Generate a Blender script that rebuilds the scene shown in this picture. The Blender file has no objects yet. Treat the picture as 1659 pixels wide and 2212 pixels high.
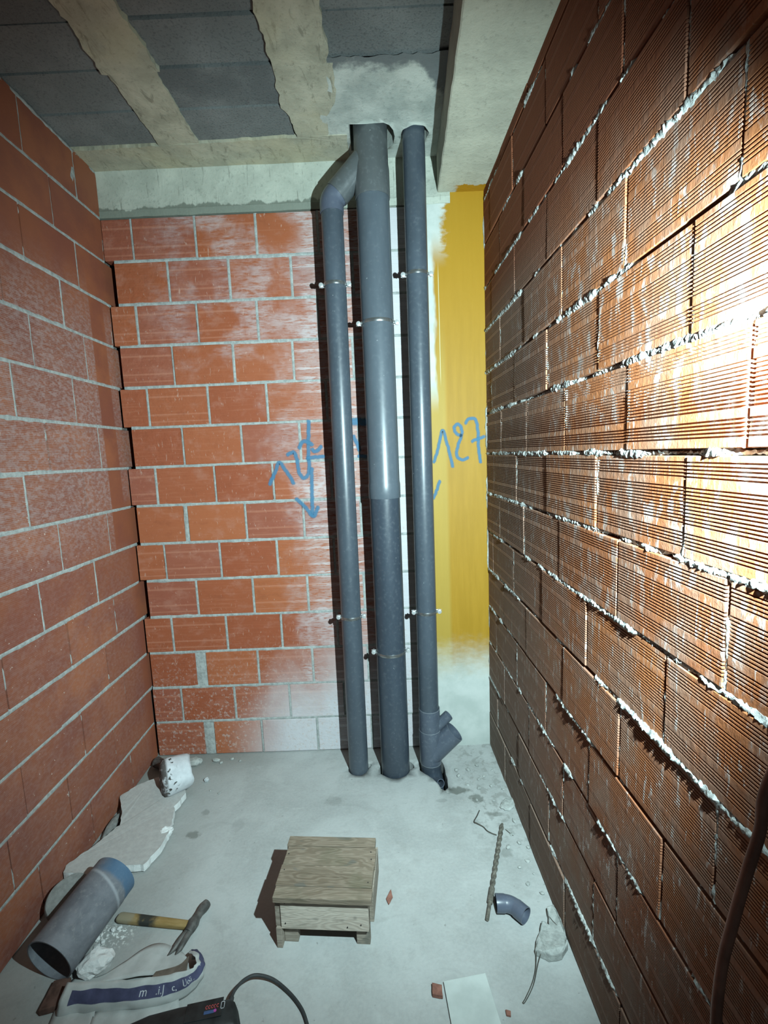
import bpy, bmesh, math, random
from mathutils import Vector, Matrix, noise, geometry

random.seed(7)
S = bpy.context.scene
COL = S.collection
PI = math.pi

# ------------------------------------------------------------------ camera
W, H, F = 1659, 2212, 1008.1
YAW, PITCH, ROLL = -0.006933, -0.123923, -0.040849
CAM_Z = 1.62


def cam_axes():
    cy, sy, cp, sp = math.cos(YAW), math.sin(YAW), math.cos(PITCH), math.sin(PITCH)
    fwd = Vector((sy * cp, cy * cp, sp))
    rt = Vector((cy, -sy, 0))
    up = rt.cross(fwd)
    c, s = math.cos(ROLL), math.sin(ROLL)
    return rt * c + up * s, up * c - rt * s, fwd


rt, up, fw = cam_axes()
cd = bpy.data.cameras.new('camera')
cam = bpy.data.objects.new('camera', cd)
COL.objects.link(cam)
m3 = Matrix((rt, up, -fw)).transposed()
cam.matrix_world = Matrix.Translation((0, 0, CAM_Z)) @ m3.to_4x4()
cd.sensor_fit = 'HORIZONTAL'
cd.sensor_width = 36
cd.lens = F / W * 36
cd.clip_start = 0.02
S.camera = cam

# ------------------------------------------------------------------ world, lamp, exposure
wd = bpy.data.worlds.new('world')
S.world = wd
wd.use_nodes = True
bg = wd.node_tree.nodes['Background']
bg.inputs[0].default_value = (0.62, 0.74, 0.78, 1)
bg.inputs[1].default_value = 0.075

LAMP = Vector((0.438, 0.35, 1.75))
ld = bpy.data.lights.new('work_lamp', 'SPOT')
ld.energy = 415
ld.color = (0.70, 0.96, 1.0)
ld.spot_size = math.radians(127)
ld.spot_blend = 0.72
ld.shadow_soft_size = 0.012
lo = bpy.data.objects.new('work_lamp', ld)
COL.objects.link(lo)
lo.location = LAMP
lo.rotation_euler = Vector((-0.25, 1.85, -0.43)).to_track_quat('-Z', 'Y').to_euler()

S.view_settings.view_transform = 'Standard'
S.view_settings.look = 'None'
S.view_settings.exposure = 0.0
S.view_settings.gamma = 1.0
S.view_settings.use_curve_mapping = False
S.cycles.max_bounces = 6
S.cycles.sample_clamp_indirect = 4.0


# ------------------------------------------------------------------ material helper
class G:
    def __init__(s, name, rough=0.8, spec=0.3, metal=0.0):
        s.m = bpy.data.materials.new(name)
        s.m.use_nodes = True
        s.t = s.m.node_tree
        s.b = s.t.nodes['Principled BSDF']
        s.b.inputs['Roughness'].default_value = rough
        s.b.inputs['Specular IOR Level'].default_value = spec
        s.b.inputs['Metallic'].default_value = metal
        s._pos = s._obj = None

    def node(s, k):
        return s.t.nodes.new('ShaderNode' + k)

    def put(s, sock, v):
        if isinstance(v, (int, float)):
            sock.default_value = v
        elif isinstance(v, (tuple, list)):
            sock.default_value = tuple(v) + ((1,) if len(sock.default_value) == 4 and len(v) == 3 else ())
        else:
            s.t.links.new(v, sock)

    def mth(s, op, a, b=0.0, clamp=False):
        n = s.node('Math')
        n.operation = op
        n.use_clamp = clamp
        s.put(n.inputs[0], a)
        s.put(n.inputs[1], b)
        return n.outputs[0]

    def mul(s, a, b): return s.mth('MULTIPLY', a, b)

    def add(s, a, b, c=False): return s.mth('ADD', a, b, c)

    def sub(s, a, b): return s.mth('SUBTRACT', a, b)

    def mx(s, a, b): return s.mth('MAXIMUM', a, b)

    def inv(s, a): return s.mth('SUBTRACT', 1.0, a)

    def ss(s, x, a, b):
        n = s.node('MapRange')
        n.interpolation_type = 'SMOOTHSTEP'
        s.put(n.inputs['Value'], x)
        lo_, hi_ = (a, b) if a < b else (b, a)
        n.inputs['From Min'].default_value = lo_
        n.inputs['From Max'].default_value = hi_
        n.inputs['To Min'].default_value = 0 if a < b else 1
        n.inputs['To Max'].default_value = 1 if a < b else 0
        return n.outputs[0]

    def band(s, x, a, b, w): return s.mul(s.ss(x, a - w, a + w), s.ss(x, b + w, b - w))

    def mix(s, f, a, b, mode='MIX'):
        n = s.node('Mix')
        n.data_type = 'RGBA'
        n.blend_type = mode
        s.put(n.inputs[0], f)
        s.put(n.inputs[6], a)
        s.put(n.inputs[7], b)
        return n.outputs[2]

    def pos(s):
        if s._pos is None:
            g = s.node('NewGeometry')
            x = s.node('SeparateXYZ')
            s.t.links.new(g.outputs['Position'], x.inputs[0])
            s._pos = (g.outputs['Position'], x.outputs[0], x.outputs[1], x.outputs[2])
        return s._pos

    def obj(s):
        if s._obj is None:
            g = s.node('TexCoord')
            x = s.node('SeparateXYZ')
            s.t.links.new(g.outputs['Object'], x.inputs[0])
            s._obj = (g.outputs['Object'], x.outputs[0], x.outputs[1], x.outputs[2])
        return s._obj

    def rnd(s): return s.node('ObjectInfo').outputs['Random']

    def scl(s, v, sc):
        n = s.node('Mapping')
        s.t.links.new(v, n.inputs[0])
        n.inputs['Scale'].default_value = sc
        return n.outputs[0]

    def noise(s, v, scale, detail=4, rough=0.55, dist=0.0):
        n = s.node('TexNoise')
        s.t.links.new(v, n.inputs['Vector'])
        n.inputs['Scale'].default_value = scale
        n.inputs['Detail'].default_value = detail
        n.inputs['Roughness'].default_value = rough
        n.inputs['Distortion'].default_value = dist
        return n.outputs[0]

    def vor(s, v, scale):
        n = s.node('TexVoronoi')
        s.t.links.new(v, n.inputs['Vector'])
        n.inputs['Scale'].default_value = scale
        return n.outputs['Distance']

    def bump(s, h, strength=0.4, dist=0.004):
        n = s.node('Bump')
        n.inputs['Strength'].default_value = strength
        n.inputs['Distance'].default_value = dist
        s.put(n.inputs['Height'], h)
        s.t.links.new(n.outputs[0], s.b.inputs['Normal'])

    def out(s, c):
        s.put(s.b.inputs['Base Color'], c)
        return s.m


def simple(name, c, rough=0.6, spec=0.3, metal=0.0, var=0.25, scale=30, bump=0.0):
    g = G(name, rough, spec, metal)
    n = g.noise(g.obj()[0], scale, 5, 0.6)
    d = tuple(max(0, x * (1 - var)) for x in c)
    l = tuple(min(1, x * (1 + var)) for x in c)
    if bump:
        g.bump(n, bump, 0.003)
    return g.out(g.mix(g.ss(n, .3, .7), d, l))


# ------------------------------------------------------------------ materials
def mat_brick_left():
    g = G('clay_brick_smooth', 0.62, 0.35)
    p, x, y, z = g.pos()
    r = g.rnd()
    n1 = g.noise(p, 5, 4)
    base = g.mix(r, (.215, .066, .033), (.285, .094, .044))
    base = g.mix(g.ss(n1, .35, .7), base, (.190, .058, .036))
    fleck = g.noise(g.scl(p, (1, 1, 1.6)), 46, 6, .7)
    fine = g.noise(g.scl(p, (1, 1, 6)), 40, 3, .6)
    zone = g.mx(g.mul(g.ss(z, 2.55, 2.15), g.ss(z, 1.0, 1.5)), g.mul(g.ss(z, 1.5, .9), .30))
    edge = g.mx(g.ss(y, 2.235, 2.225), g.ss(z, 1.25, 1.15))
    clean = g.mul(g.ss(y, 2.38, 2.3), 1.0)
    corner = g.mul(g.ss(y, 2.335, 2.345), g.band(z, 1.45, 2.35, .05))
    zone = g.mx(g.mul(g.mul(zone, edge), g.mx(clean, 0.0)), g.mul(corner, .6))
    f = g.mul(zone, g.add(g.mul(g.ss(fleck, .42, .62), .8), g.mul(g.ss(fine, .45, .62), .3)))
    col = g.mix(g.mul(f, .8), base, (.300, .205, .190))
    dots = g.mul(g.ss(g.noise(p, 75, 2, .5), .71, .77), g.mul(g.ss(z, 2.2, 1.2), g.ss(y, 2.4, 2.0)))
    ln = g.mth('SINE', g.mul(z, 950.0))
    col = g.mix(g.mul(g.mul(zone, g.ss(ln, .1, .9)), .28), col, (.37, .28, .265))
    col = g.mix(dots, col, (.48, .38, .33))
    g.bump(g.add(fleck, g.mul(fine, .5)), .35, .003)
    return g.out(col)


def mat_brick_back():
    g = G('clay_brick_splashed', 0.48, 0.45)
    p, x, y, z = g.pos()
    o = g.obj()
    r = g.rnd()
    base = g.mix(r, (.270, .072, .034), (.350, .108, .046))
    base = g.mix(g.mul(g.ss(g.mth('FRACT', g.mul(r, 7.3)), .78, .86), .8), base, (.255, .080, .052))
    streak = g.noise(g.scl(p, (1.0, 1, 22)), 5, 4, .6)
    base = g.mix(g.mul(g.ss(streak, .5, .75), .35), base, (.40, .165, .10))
    oz = o[3]
    bands = g.mx(g.mx(g.band(oz, .018, .024, .002), g.band(oz, .052, .060, .002)), g.band(oz, .140, .149, .002))
    base = g.mix(g.mul(g.mul(bands, g.ss(g.mth('FRACT', g.mul(r, 3.7)), .3, .5)), .35), base, (.46, .20, .13))
    blot = g.noise(g.scl(p, (1, 1, 1.5)), 13, 5, .65)
    base = g.mix(g.mul(g.ss(blot, .5, .72), .3), base, (.40, .20, .15))
    base = g.mix(g.mul(g.ss(blot, .45, .28), .35), base, (.22, .06, .028))
    big = g.noise(p, 4.2, 4, .55, .4)
    fine = g.noise(g.scl(p, (.5, 1, 3)), 60, 3, .6)
    fl = g.noise(p, 38, 5, .6)
    # white splash: around the pipes, rising from the floor, and faint haze near the beam
    zp = g.mul(g.ss(g.add(x, g.mul(g.sub(big, .5), .75)), -.58, -.30), .72)
    low = g.ss(g.add(g.sub(z, g.mul(g.add(x, .95), .55)), g.mul(g.sub(big, .5), .5)), .42, -.15)
    low = g.mul(low, g.ss(x, -1.0, -.55))
    hz = g.mul(g.mul(g.mul(g.ss(big, .42, .62), g.ss(z, 1.9, 2.3)), g.ss(g.noise(g.scl(p, (2, 1, 9)), 9, 4, .7), .3, .62)), .42)
    hz = g.mul(hz, g.ss(x, -1.2, -.9))
    white = g.ss(x, -.12, -.02)
    ridge = g.ss(o[2], .0016, .0004)
    dust = g.mx(g.mx(g.mul(g.mul(zp, g.add(g.mul(ridge, .75), .15)), g.ss(fine, .25, .6)), hz), g.mul(low, .95))
    dust = g.mx(dust, g.mul(white, .95))
    col = g.mix(dust, base, (.50, .49, .51))
    rough_low = g.mul(g.ss(z, .75, .2), g.ss(g.noise(p, 75, 4, .6), .54, .66))
    col = g.mix(g.mul(rough_low, .6), col, (.44, .36, .33))
    scr = g.noise(g.scl(p, (30, 1, 9)), 3.4, 3, .6, .6)
    col = g.mix(g.mul(g.ss(scr, .63, .72), .55), col, (.48, .33, .27))
    g.bump(g.add(g.mul(g.mul(g.noise(p, 26, 4, .6), 1.8), g.mul(g.ss(x, -.55, -1.15), g.ss(z, 1.2, 1.8))), g.mul(fl, g.ss(z, .8, .2))), .5, .006)
    g.put(g.b.inputs['Roughness'], g.add(.36, g.mul(dust, .4)))
    return g.out(col)


def mat_brick_right():
    g = G('clay_brick_ribbed', 0.8, 0.2)
    p, x, y, z = g.pos()
    r = g.rnd()
    base = g.mix(r, (.290, .100, .040), (.360, .132, .050))
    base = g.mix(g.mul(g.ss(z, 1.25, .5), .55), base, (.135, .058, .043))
    base = g.mix(g.mul(g.ss(z, 2.05, 2.4), .7), base, (.15, .048, .030))  # cleaner brick higher up; low and high darkening also paints in the lamp's falloff
    big = g.noise(g.scl(p, (1, 1, .6)), 9, 4, .6)
    st = g.noise(g.scl(p, (1, 5, 1)), 16, 4, .65, .3)
    grey = g.mul(g.ss(y, 1.15, 1.9), g.ss(z, 2.6, 2.2))
    col = g.mix(g.mul(g.mx(g.mul(g.ss(big, .4, .62), .5), g.mul(grey, .75)), g.ss(z, 2.45, 2.15)), base, (.245, .178, .145))
    pat = g.noise(g.scl(p, (1, 2.2, 1)), 15, 4, .6, .2)
    pale = g.mul(g.mx(g.ss(st, .58, .66), g.mul(g.mul(g.ss(pat, .55, .64), g.ss(z, 1.0, 1.5)), g.ss(y, 2.1, 1.4))), g.ss(z, 2.3, 2.05))
    col = g.mix(g.mul(pale, .7), col, (.46, .41, .385))
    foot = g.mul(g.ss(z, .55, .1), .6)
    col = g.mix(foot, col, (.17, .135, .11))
    g.bump(g.add(st, g.noise(p, 60, 4, .6)), .45, .003)
    return g.out(col)


def mat_mortar(name, c, rnd=.35, bump=.8):
    g = G(name, .95, .1)
    p = g.pos()[0]
    n = g.noise(p, 55, 5, .65)
    col = g.mix(g.ss(n, .3, .7), tuple(v * (1 - rnd) for v in c), c)
    g.bump(n, bump, .004)
    return g.out(col)


def mat_floor():
    g = G('dusty_screed', .85, .25)
    p, x, y, z = g.pos()
    n1 = g.noise(p, 2.3, 5, .6, .5)
    n2 = g.noise(p, 14, 5, .65)
    n3 = g.noise(p, 90, 4, .6)
    col = g.mix(g.ss(n1, .3, .7), (.30, .305, .295), (.40, .405, .395))
    col = g.mix(g.mul(g.ss(n2, .5, .75), .35), col, (.26, .255, .235))
    col = g.mix(g.mul(g.ss(n3, .3, .7), .18), col, (.50, .50, .485))
    spk = g.noise(p, 46, 3, .5)
    col = g.mix(g.mul(g.ss(spk, .70, .76), .55), col, (.16, .165, .15))
    crk = g.noise(g.scl(p, (1, 1.7, 1)), 5.5, 6, .72, .8)
    col = g.mix(g.mul(g.ss(crk, .52, .68), .28), col, (.235, .24, .225))
    col = g.mix(g.mul(g.ss(crk, .44, .30), .35), col, (.45, .455, .445))
    # dirty brown back left corner and along the left wall
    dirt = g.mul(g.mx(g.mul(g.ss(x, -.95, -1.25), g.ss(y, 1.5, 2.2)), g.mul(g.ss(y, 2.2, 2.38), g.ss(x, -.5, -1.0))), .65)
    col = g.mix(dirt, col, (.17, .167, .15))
    dirt2 = g.mul(g.mul(g.ss(x, -.75, -1.05), g.ss(n1, .35, .6)), .5)
    col = g.mix(dirt2, col, (.20, .20, .185))
    rub = g.mul(g.mul(g.ss(x, .22, .4), g.ss(y, 1.55, 1.9)), g.ss(g.noise(p, 26, 5, .65), .5, .6))
    col = g.mix(g.mul(rub, .55), col, (.20, .20, .185))
    # damp stains with a shape of their own
    for (sx, sy, rx, ry, k) in ((-.905, 1.85, .034, .024, .55), (.285, 2.075, .055, .028, .7), (.365, 2.01, .032, .03, .65),
                                (.43, 1.905, .04, .015, .45), (.425, 1.70, .03, .02, .35), (-.30, 2.02, .05, .03, .2),
                                (-.9, 1.98, .02, .02, .35), (-.72, 1.9, .03, .05, .15), (.2, 2.0, .03, .012, .25)):
        dx = g.mth('DIVIDE', g.sub(x, sx), rx)
        dy = g.mth('DIVIDE', g.sub(y, sy), ry)
        d = g.mth('SQRT', g.add(g.mul(dx, dx), g.mul(dy, dy)))
        d = g.add(d, g.mul(g.sub(g.noise(p, 40, 3), .5), 1.6))
        col = g.mix(g.mul(g.ss(d, 1.15, .6), k), col, (.085, .09, .075))
    # plaster crumbs trodden in beside the lying pipe
    d = g.mul(g.mul(g.band(x, -1.08, -.95, .03), g.band(y, 1.39, 1.46, .02)), g.ss(n3, .52, .6))
    col = g.mix(d, col, (.75, .75, .73))
    g.bump(g.add(g.mul(n2, .8), g.mul(n3, .5)), .3, .006)
    return g.out(col)


def mat_concrete(name, lo_, hi_, streaks=False, yellow=False, rough=.9, fade=False):
    g = G(name, rough, .2)
    p, x, y, z = g.pos()
    n = g.noise(p, 7, 5, .62, .3)
    f = g.noise(p, 70, 4, .6)
    col = g.mix(g.ss(n, .3, .7), lo_, hi_)
    col = g.mix(g.mul(g.ss(f, .55, .72), .4), col, tuple(v * .55 for v in lo_))
    if streaks:
        s = g.noise(g.scl(p, (30, 1, 2.4)), 3, 4, .7)
        col = g.mix(g.mul(g.ss(s, .57, .72), .55), col, (.12, .125, .10))
        e = g.add(z, g.mul(g.sub(g.noise(g.scl(p, (1, 1, .1)), 16, 4, .6), .5), .085))
        col = g.mix(g.mul(g.mul(g.ss(e, 2.848, 2.838), g.ss(x, .1, -.35)), .85), col, (.15, .165, .135))
    if name == 'joist_concrete':
        sm = g.noise(g.scl(p, (3.2, 1, 1)), 9, 5, .68, .9)
        col = g.mix(g.mul(g.ss(sm, .55, .66), .5), col, (.13, .125, .09))
        col = g.mix(g.mul(g.ss(g.noise(p, 3.5, 3), .5, .68), .35), col, (.36, .31, .18))
    if fade:
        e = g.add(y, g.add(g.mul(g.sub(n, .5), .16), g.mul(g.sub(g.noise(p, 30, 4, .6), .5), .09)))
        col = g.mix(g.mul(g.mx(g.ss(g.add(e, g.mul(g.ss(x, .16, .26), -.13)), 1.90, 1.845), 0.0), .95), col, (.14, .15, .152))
    if yellow:
        e = g.mul(g.sub(g.noise(g.scl(p, (1, 1, 3)), 22, 4, .6), .5), .08)
        u = g.mul(g.ss(g.add(y, e), 2.345, 2.352), g.ss(g.add(x, e), .37, .4))
        col = g.mix(u, col, (.36, .175, .006))
    g.bump(g.add(n, f), .35, .006)
    return g.out(col)


def mat_column():
    g = G('yellow_painted_concrete', .6, .3)
    p, x, y, z = g.pos()
    n = g.noise(p, 9, 5, .6)
    v = g.noise(g.scl(p, (14, 1, 1.2)), 3, 4, .6)
    e1 = g.mul(g.sub(g.noise(g.scl(p, (1, 1, 2)), 20, 4, .6), .5), .10)
    white = g.mix(g.ss(n, .3, .7), (.40, .43, .40), (.50, .52, .49))
    yel = g.mix(g.mul(g.ss(v, .3, .75), .6), (.31, .165, .009), (.37, .200, .015))
    yel = g.mix(g.mul(g.ss(z, 1.9, 2.6), .75), yel, (.35, .180, .008))
    thin = g.mul(g.band(x, .2, .318, .012), g.ss(z, 2.35, 1.9))
    yel = g.mix(g.mul(thin, .45), yel, (.40, .30, .07))
    top = g.ss(g.add(z, g.add(e1, g.mul(x, -.12))), 2.83, 2.82)
    left = g.ss(g.add(x, g.mul(g.sub(g.noise(g.scl(p, (1, 1, .35)), 14, 3, .6), .5), .06)), .262, .285)
    left = g.mx(left, g.mul(g.ss(x, .215, .24), g.ss(z, 2.0, 1.8)))
    left = g.mul(left, g.inv(g.mul(g.ss(g.add(x, g.mul(e1, 1.2)), .345, .30), g.ss(z, 2.5, 2.7))))
    bot = g.ss(g.add(z, g.mul(e1, 1.4)), .36, .66)
    f = g.mul(g.mul(top, left), bot)
    col = g.mix(f, white, yel)
    col = g.mix(g.mul(g.ss(z, .12, 0), .5), col, (.32, .34, .32))
    drip = g.mul(g.band(x, .2935, .2965, .0012), g.band(z, 1.98, 2.5, .05))
    col = g.mix(g.mul(drip, .8), col, (.55, .52, .32))
    g.bump(g.add(g.mul(v, .6), n), .25, .004)
    return g.out(col)


def mat_block():
    g = G('infill_block_concrete', .95, .15)
    p = g.pos()[0]
    r = g.rnd()
    n = g.noise(p, 4, 4, .6)
    f = g.noise(p, 140, 3, .6)
    col = g.mix(r, (.125, .133, .133), (.170, .180, .176))
    col = g.mix(g.ss(n, .4, .75), col, (.22, .23, .225))
    col = g.mix(g.mul(g.ss(f, .5, .7), .5), col, (.06, .064, .066))
    g.bump(f, .6, .004)
    return g.out(col)


def mat_pvc(name, c, dust=.12):
    g = G(name, .36, .5)
    p, x, y, z = g.pos()
    n = g.noise(g.scl(p, (1, 1, .35)), 9, 4, .6)
    d = g.noise(p, 60, 4, .6)
    col = g.mix(g.ss(n, .3, .7), tuple(v * .88 for v in c), tuple(v * 1.1 for v in c))
    col = g.mix(g.mul(g.ss(d, .5, .75), g.mul(dust, .6)), col, (.35, .37, .38))
    sp = g.mul(g.ss(g.noise(p, 70, 2), .74, .78), .35)
    col = g.mix(sp, col, (.55, .57, .57))
    g.put(g.b.inputs['Roughness'], g.add(.24, g.mul(d, .22)))
    return g.out(col)


def mat_old_pvc():
    g = G('scuffed_grey_pvc', .6, .3)
    o, x, y, z = g.obj()
    n = g.noise(o, 9, 5, .65, .4)
    d = g.noise(o, 60, 5, .7)
    col = g.mix(g.ss(n, .3, .7), (.110, .115, .132), (.195, .20, .22))
    col = g.mix(g.mul(g.ss(d, .52, .72), .55), col, (.27, .27, .27))
    e = g.add(z, g.mul(g.sub(n, .5), .06))
    blue = g.mul(g.ss(e, .222, .24), g.ss(g.noise(o, 16, 4, .6), .25, .45))
    blue = g.mul(blue, g.ss(x, -.07, .02))
    col = g.mix(g.mul(blue, .7), col, (.030, .105, .20))
    ring = g.band(g.add(z, g.mul(x, .25)), .213, .222, .004)
    col = g.mix(g.mul(ring, .35), col, (.5, .52, .55))
    g.bump(d, .2, .002)
    return g.out(col)


def mat_wood(name, lo_, hi_):
    g = G(name, .8, .2)
    o = g.obj()[0]
    r = g.rnd()
    sh = g.node('VectorMath')
    sh.operation = 'ADD'
    g.t.links.new(o, sh.inputs[0])
    cb = g.node('CombineXYZ')
    g.put(cb.inputs[1], g.mul(r, 3.0))
    g.put(cb.inputs[2], g.mul(r, 5.0))
    g.t.links.new(cb.outputs[0], sh.inputs[1])
    v = sh.outputs[0]
    w = g.noise(g.scl(v, (1.6, 9, 9)), 2.0, 3, .5, .3)
    rings = g.mth('SINE', g.mul(w, 95.0))
    fine = g.noise(g.scl(v, (3, 70, 70)), 3, 4, .6)
    kn = g.noise(g.scl(v, (1, 1.8, 1.8)), 11, 2, .5)
    col = g.mix(g.add(g.mul(g.ss(rings, -.6, .9), .45), g.mul(g.ss(w, .3, .7), .5)), lo_, hi_)
    col = g.mix(g.mul(g.ss(fine, .5, .7), .4), col, tuple(c * .55 for c in lo_))
    col = g.mix(g.mul(g.ss(kn, .63, .70), .6), col, (.10, .10, .09))
    stain = g.noise(v, 7, 4, .6)
    col = g.mix(g.mul(g.ss(stain, .5, .75), .45), col, (.10, .095, .06))
    g.bump(g.add(rings, fine), .15, .002)
    return g.out(col)


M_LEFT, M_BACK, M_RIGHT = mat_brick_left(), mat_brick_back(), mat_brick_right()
M_MORT = mat_mortar('grey_mortar', (.37, .385, .37))
M_MORTR = mat_mortar('pale_squeezed_mortar', (.50, .52, .50), .35, 1.0)
M_CORE = mat_mortar('joint_shadow_mortar', (.16, .14, .125), .4)
M_FLOOR = mat_floor()
M_BEAM = mat_concrete('cast_beam_concrete', (.37, .385, .33), (.49, .505, .435), True)
M_BEAM2 = mat_concrete('cast_side_beam_concrete', (.37, .36, .295), (.47, .455, .37), False, True)
M_STRIP = mat_concrete('joist_concrete', (.33, .315, .24), (.48, .45, .35))
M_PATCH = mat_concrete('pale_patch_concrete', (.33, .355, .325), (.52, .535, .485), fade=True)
M_COLUMN = mat_column()
M_BLOCK = mat_block()
M_PVC_D = mat_pvc('dark_grey_pvc', (.036, .046, .061))
M_PVC_M = mat_pvc('mid_grey_pvc', (.052, .064, .080))
M_PVC_L = mat_pvc('light_grey_pvc', (.072, .087, .104), .08)
M_PVC_F = mat_pvc('fitting_grey_pvc', (.068, .081, .106), .2)
M_PVC_FD = mat_pvc('wye_grey_pvc', (.078, .085, .088), .2)
M_PVC_B = mat_pvc('blue_grey_pvc', (.080, .092, .125), .15)
M_OLD = mat_old_pvc()
M_STEEL = simple('zinc_steel', (.62, .63, .63), .28, .8, .55, .1)
M_BAND = simple('clamp_band_steel', (.34, .35, .35), .25, .8, .85, .15)
M_ANCH = simple('dark_anchor', (.03, .025, .025), .6)
M_WOOD_T = mat_wood('weathered_wood_top', (.140, .106, .076), (.250, .200, .154))
M_WOOD_F = mat_wood('pale_wood_front', (.38, .32, .265), (.52, .455, .385))
M_WOOD_L = mat_wood('grey_wood_legs', (.22, .18, .145), (.33, .285, .235))
M_STYRO = mat_mortar('dusty_polystyrene', (.40, .385, .37), .14, .25)
M_STYRO_W = mat_mortar('broken_polystyrene', (.66, .66, .65), .12, .9)
M_PLASTER = mat_mortar('white_plaster', (.50, .51, .52), .2, .5)
M_MORTC = mat_mortar('mortar_crumb', (.40, .41, .39), .35, .9)
M_STONE = mat_mortar('grey_cement', (.22, .22, .21), .3, .5)
M_CHIP = simple('brick_chip_clay', (.22, .10, .075), .85, .2, 0, .3, 40, .4)
M_SHARD = simple('dirty_brick_shard', (.105, .058, .046), .9, .2, 0, .3, 40, .4)
M_IRON = simple('worn_dark_iron', (.085, .08, .075), .55, .5, .2, .45, 40, .3)
M_WIRE = simple('rusty_wire', (.06, .055, .045), .7)
M_DRILL = simple('black_tool_plastic', (.016, .018, .019), .55, .4, 0, .5, 25)
M_RUBBER = simple('black_rubber', (.035, .036, .037), .6, .3)
M_CORD = simple('brown_cable', (.30, .16, .12), .55, .3)
M_CANV = simple('dark_tin', (.06, .05, .045), .5, .5, .2, .5, 60)
M_TAN = simple('tan_lid', (.52, .43, .28), .7)
M_BAG = simple('dusty_white_sack', (.42, .43, .42), .8, .2, 0, .14, 14, .15)
M_BAGIN = simple('brown_inside_shade', (.13, .105, .085), .9)  # dark brown stands in for the shade inside the sack
M_NAVY = simple('faded_navy_print', (.060, .062, .115), .7, .2, 0, .3, 16)
M_WHITE = simple('white_print', (.48, .49, .52), .7)
M_RED = simple('red_print', (.45, .08, .08), .6)
M_BLUEL = simple('blue_print', (.05, .09, .20), .6)
M_MAG = simple('magenta_print', (.45, .08, .35), .6)
M_TILE = simple('pale_board', (.44, .47, .45), .55, .35, 0, .12, 9)
M_BITM = simple('dusty_drill_steel', (.17, .155, .13), .55, .4, .4, .4, 80)


def mat_handle():
    g = G('stained_hammer_handle', .7, .25)
    o, x, y, z = g.obj()
    n = g.noise(g.scl(o, (1, 6, 6)), 14, 4, .6)
    col = g.mix(g.ss(n, .3, .7), (.24, .155, .055), (.33, .225, .095))
    k = g.noise(o, 26, 3, .6)
    dirt = g.mul(g.band(g.add(x, g.mul(g.sub(k, .5), .06)), .085, .145, .012), g.ss(k, .3, .5))
    col = g.mix(dirt, col, (.035, .035, .03))
    end = g.mul(g.ss(g.add(x, g.mul(g.sub(k, .5), .1)), .085, .05), .6)
    col = g.mix(end, col, (.27, .26, .21))
    return g.out(col)


def mat_lump():
    g = G('speckled_plaster', .8, .2)
    o, x, y, z = g.obj()
    n = g.noise(o, 30, 4, .6)
    col = g.mix(g.ss(n, .3, .7), (.46, .47, .49), (.56, .57, .59))
    sp = g.ss(g.noise(o, 55, 2, .5), .62, .66)
    side = g.ss(g.add(z, g.mul(g.sub(n, .5), .05)), .055, .085)
    col = g.mix(g.mul(sp, side), col, (.06, .055, .05))
    col = g.mix(g.mul(g.ss(z, .105, .118), g.ss(n, .35, .5)), col, (.09, .08, .075))
    g.bump(n, .4, .003)
    return g.out(col)


def mat_spray():
    g = G('blue_spray_paint', .7, .2)
    a = g.node('Attribute')
    a.attribute_name = 'opac'
    n = g.noise(g.pos()[0], 160, 3, .6)
    al = g.ss(g.add(a.outputs['Fac'], g.mul(g.sub(n, .5), .45)), .15, .75)
    g.put(g.b.inputs['Alpha'], g.mul(al, .72))
    return g.out((.060, .185, .31))


M_HANDLE, M_LUMP, M_SPRAY = mat_handle(), mat_lump(), mat_spray()


# ------------------------------------------------------------------ mesh helpers
def tag(o, label=None, cat=None, group=None, kind=None):
    if label: o['label'] = label
    if cat: o['category'] = cat
    if group: o['group'] = group
    if kind: o['kind'] = kind
    return o


def link(name, me, mat=None, parent=None, loc=(0, 0, 0), rot=(0, 0, 0), scale=(1, 1, 1)):
    o = bpy.data.objects.new(name, me)
    COL.objects.link(o)
    if mat is not None and me is not None and not me.materials:
        me.materials.append(mat)
    o.parent = parent
    o.location, o.rotation_euler, o.scale = loc, rot, scale
    return o


def empty(name, loc=(0, 0, 0), rz=0, label=None, cat=None, group=None, kind=None):
    o = bpy.data.objects.new(name, None)
    o.empty_display_size = .05
    COL.objects.link(o)
    o.location = loc
    o.rotation_euler = (0, 0, rz)
    return tag(o, label, cat, group, kind)


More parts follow.
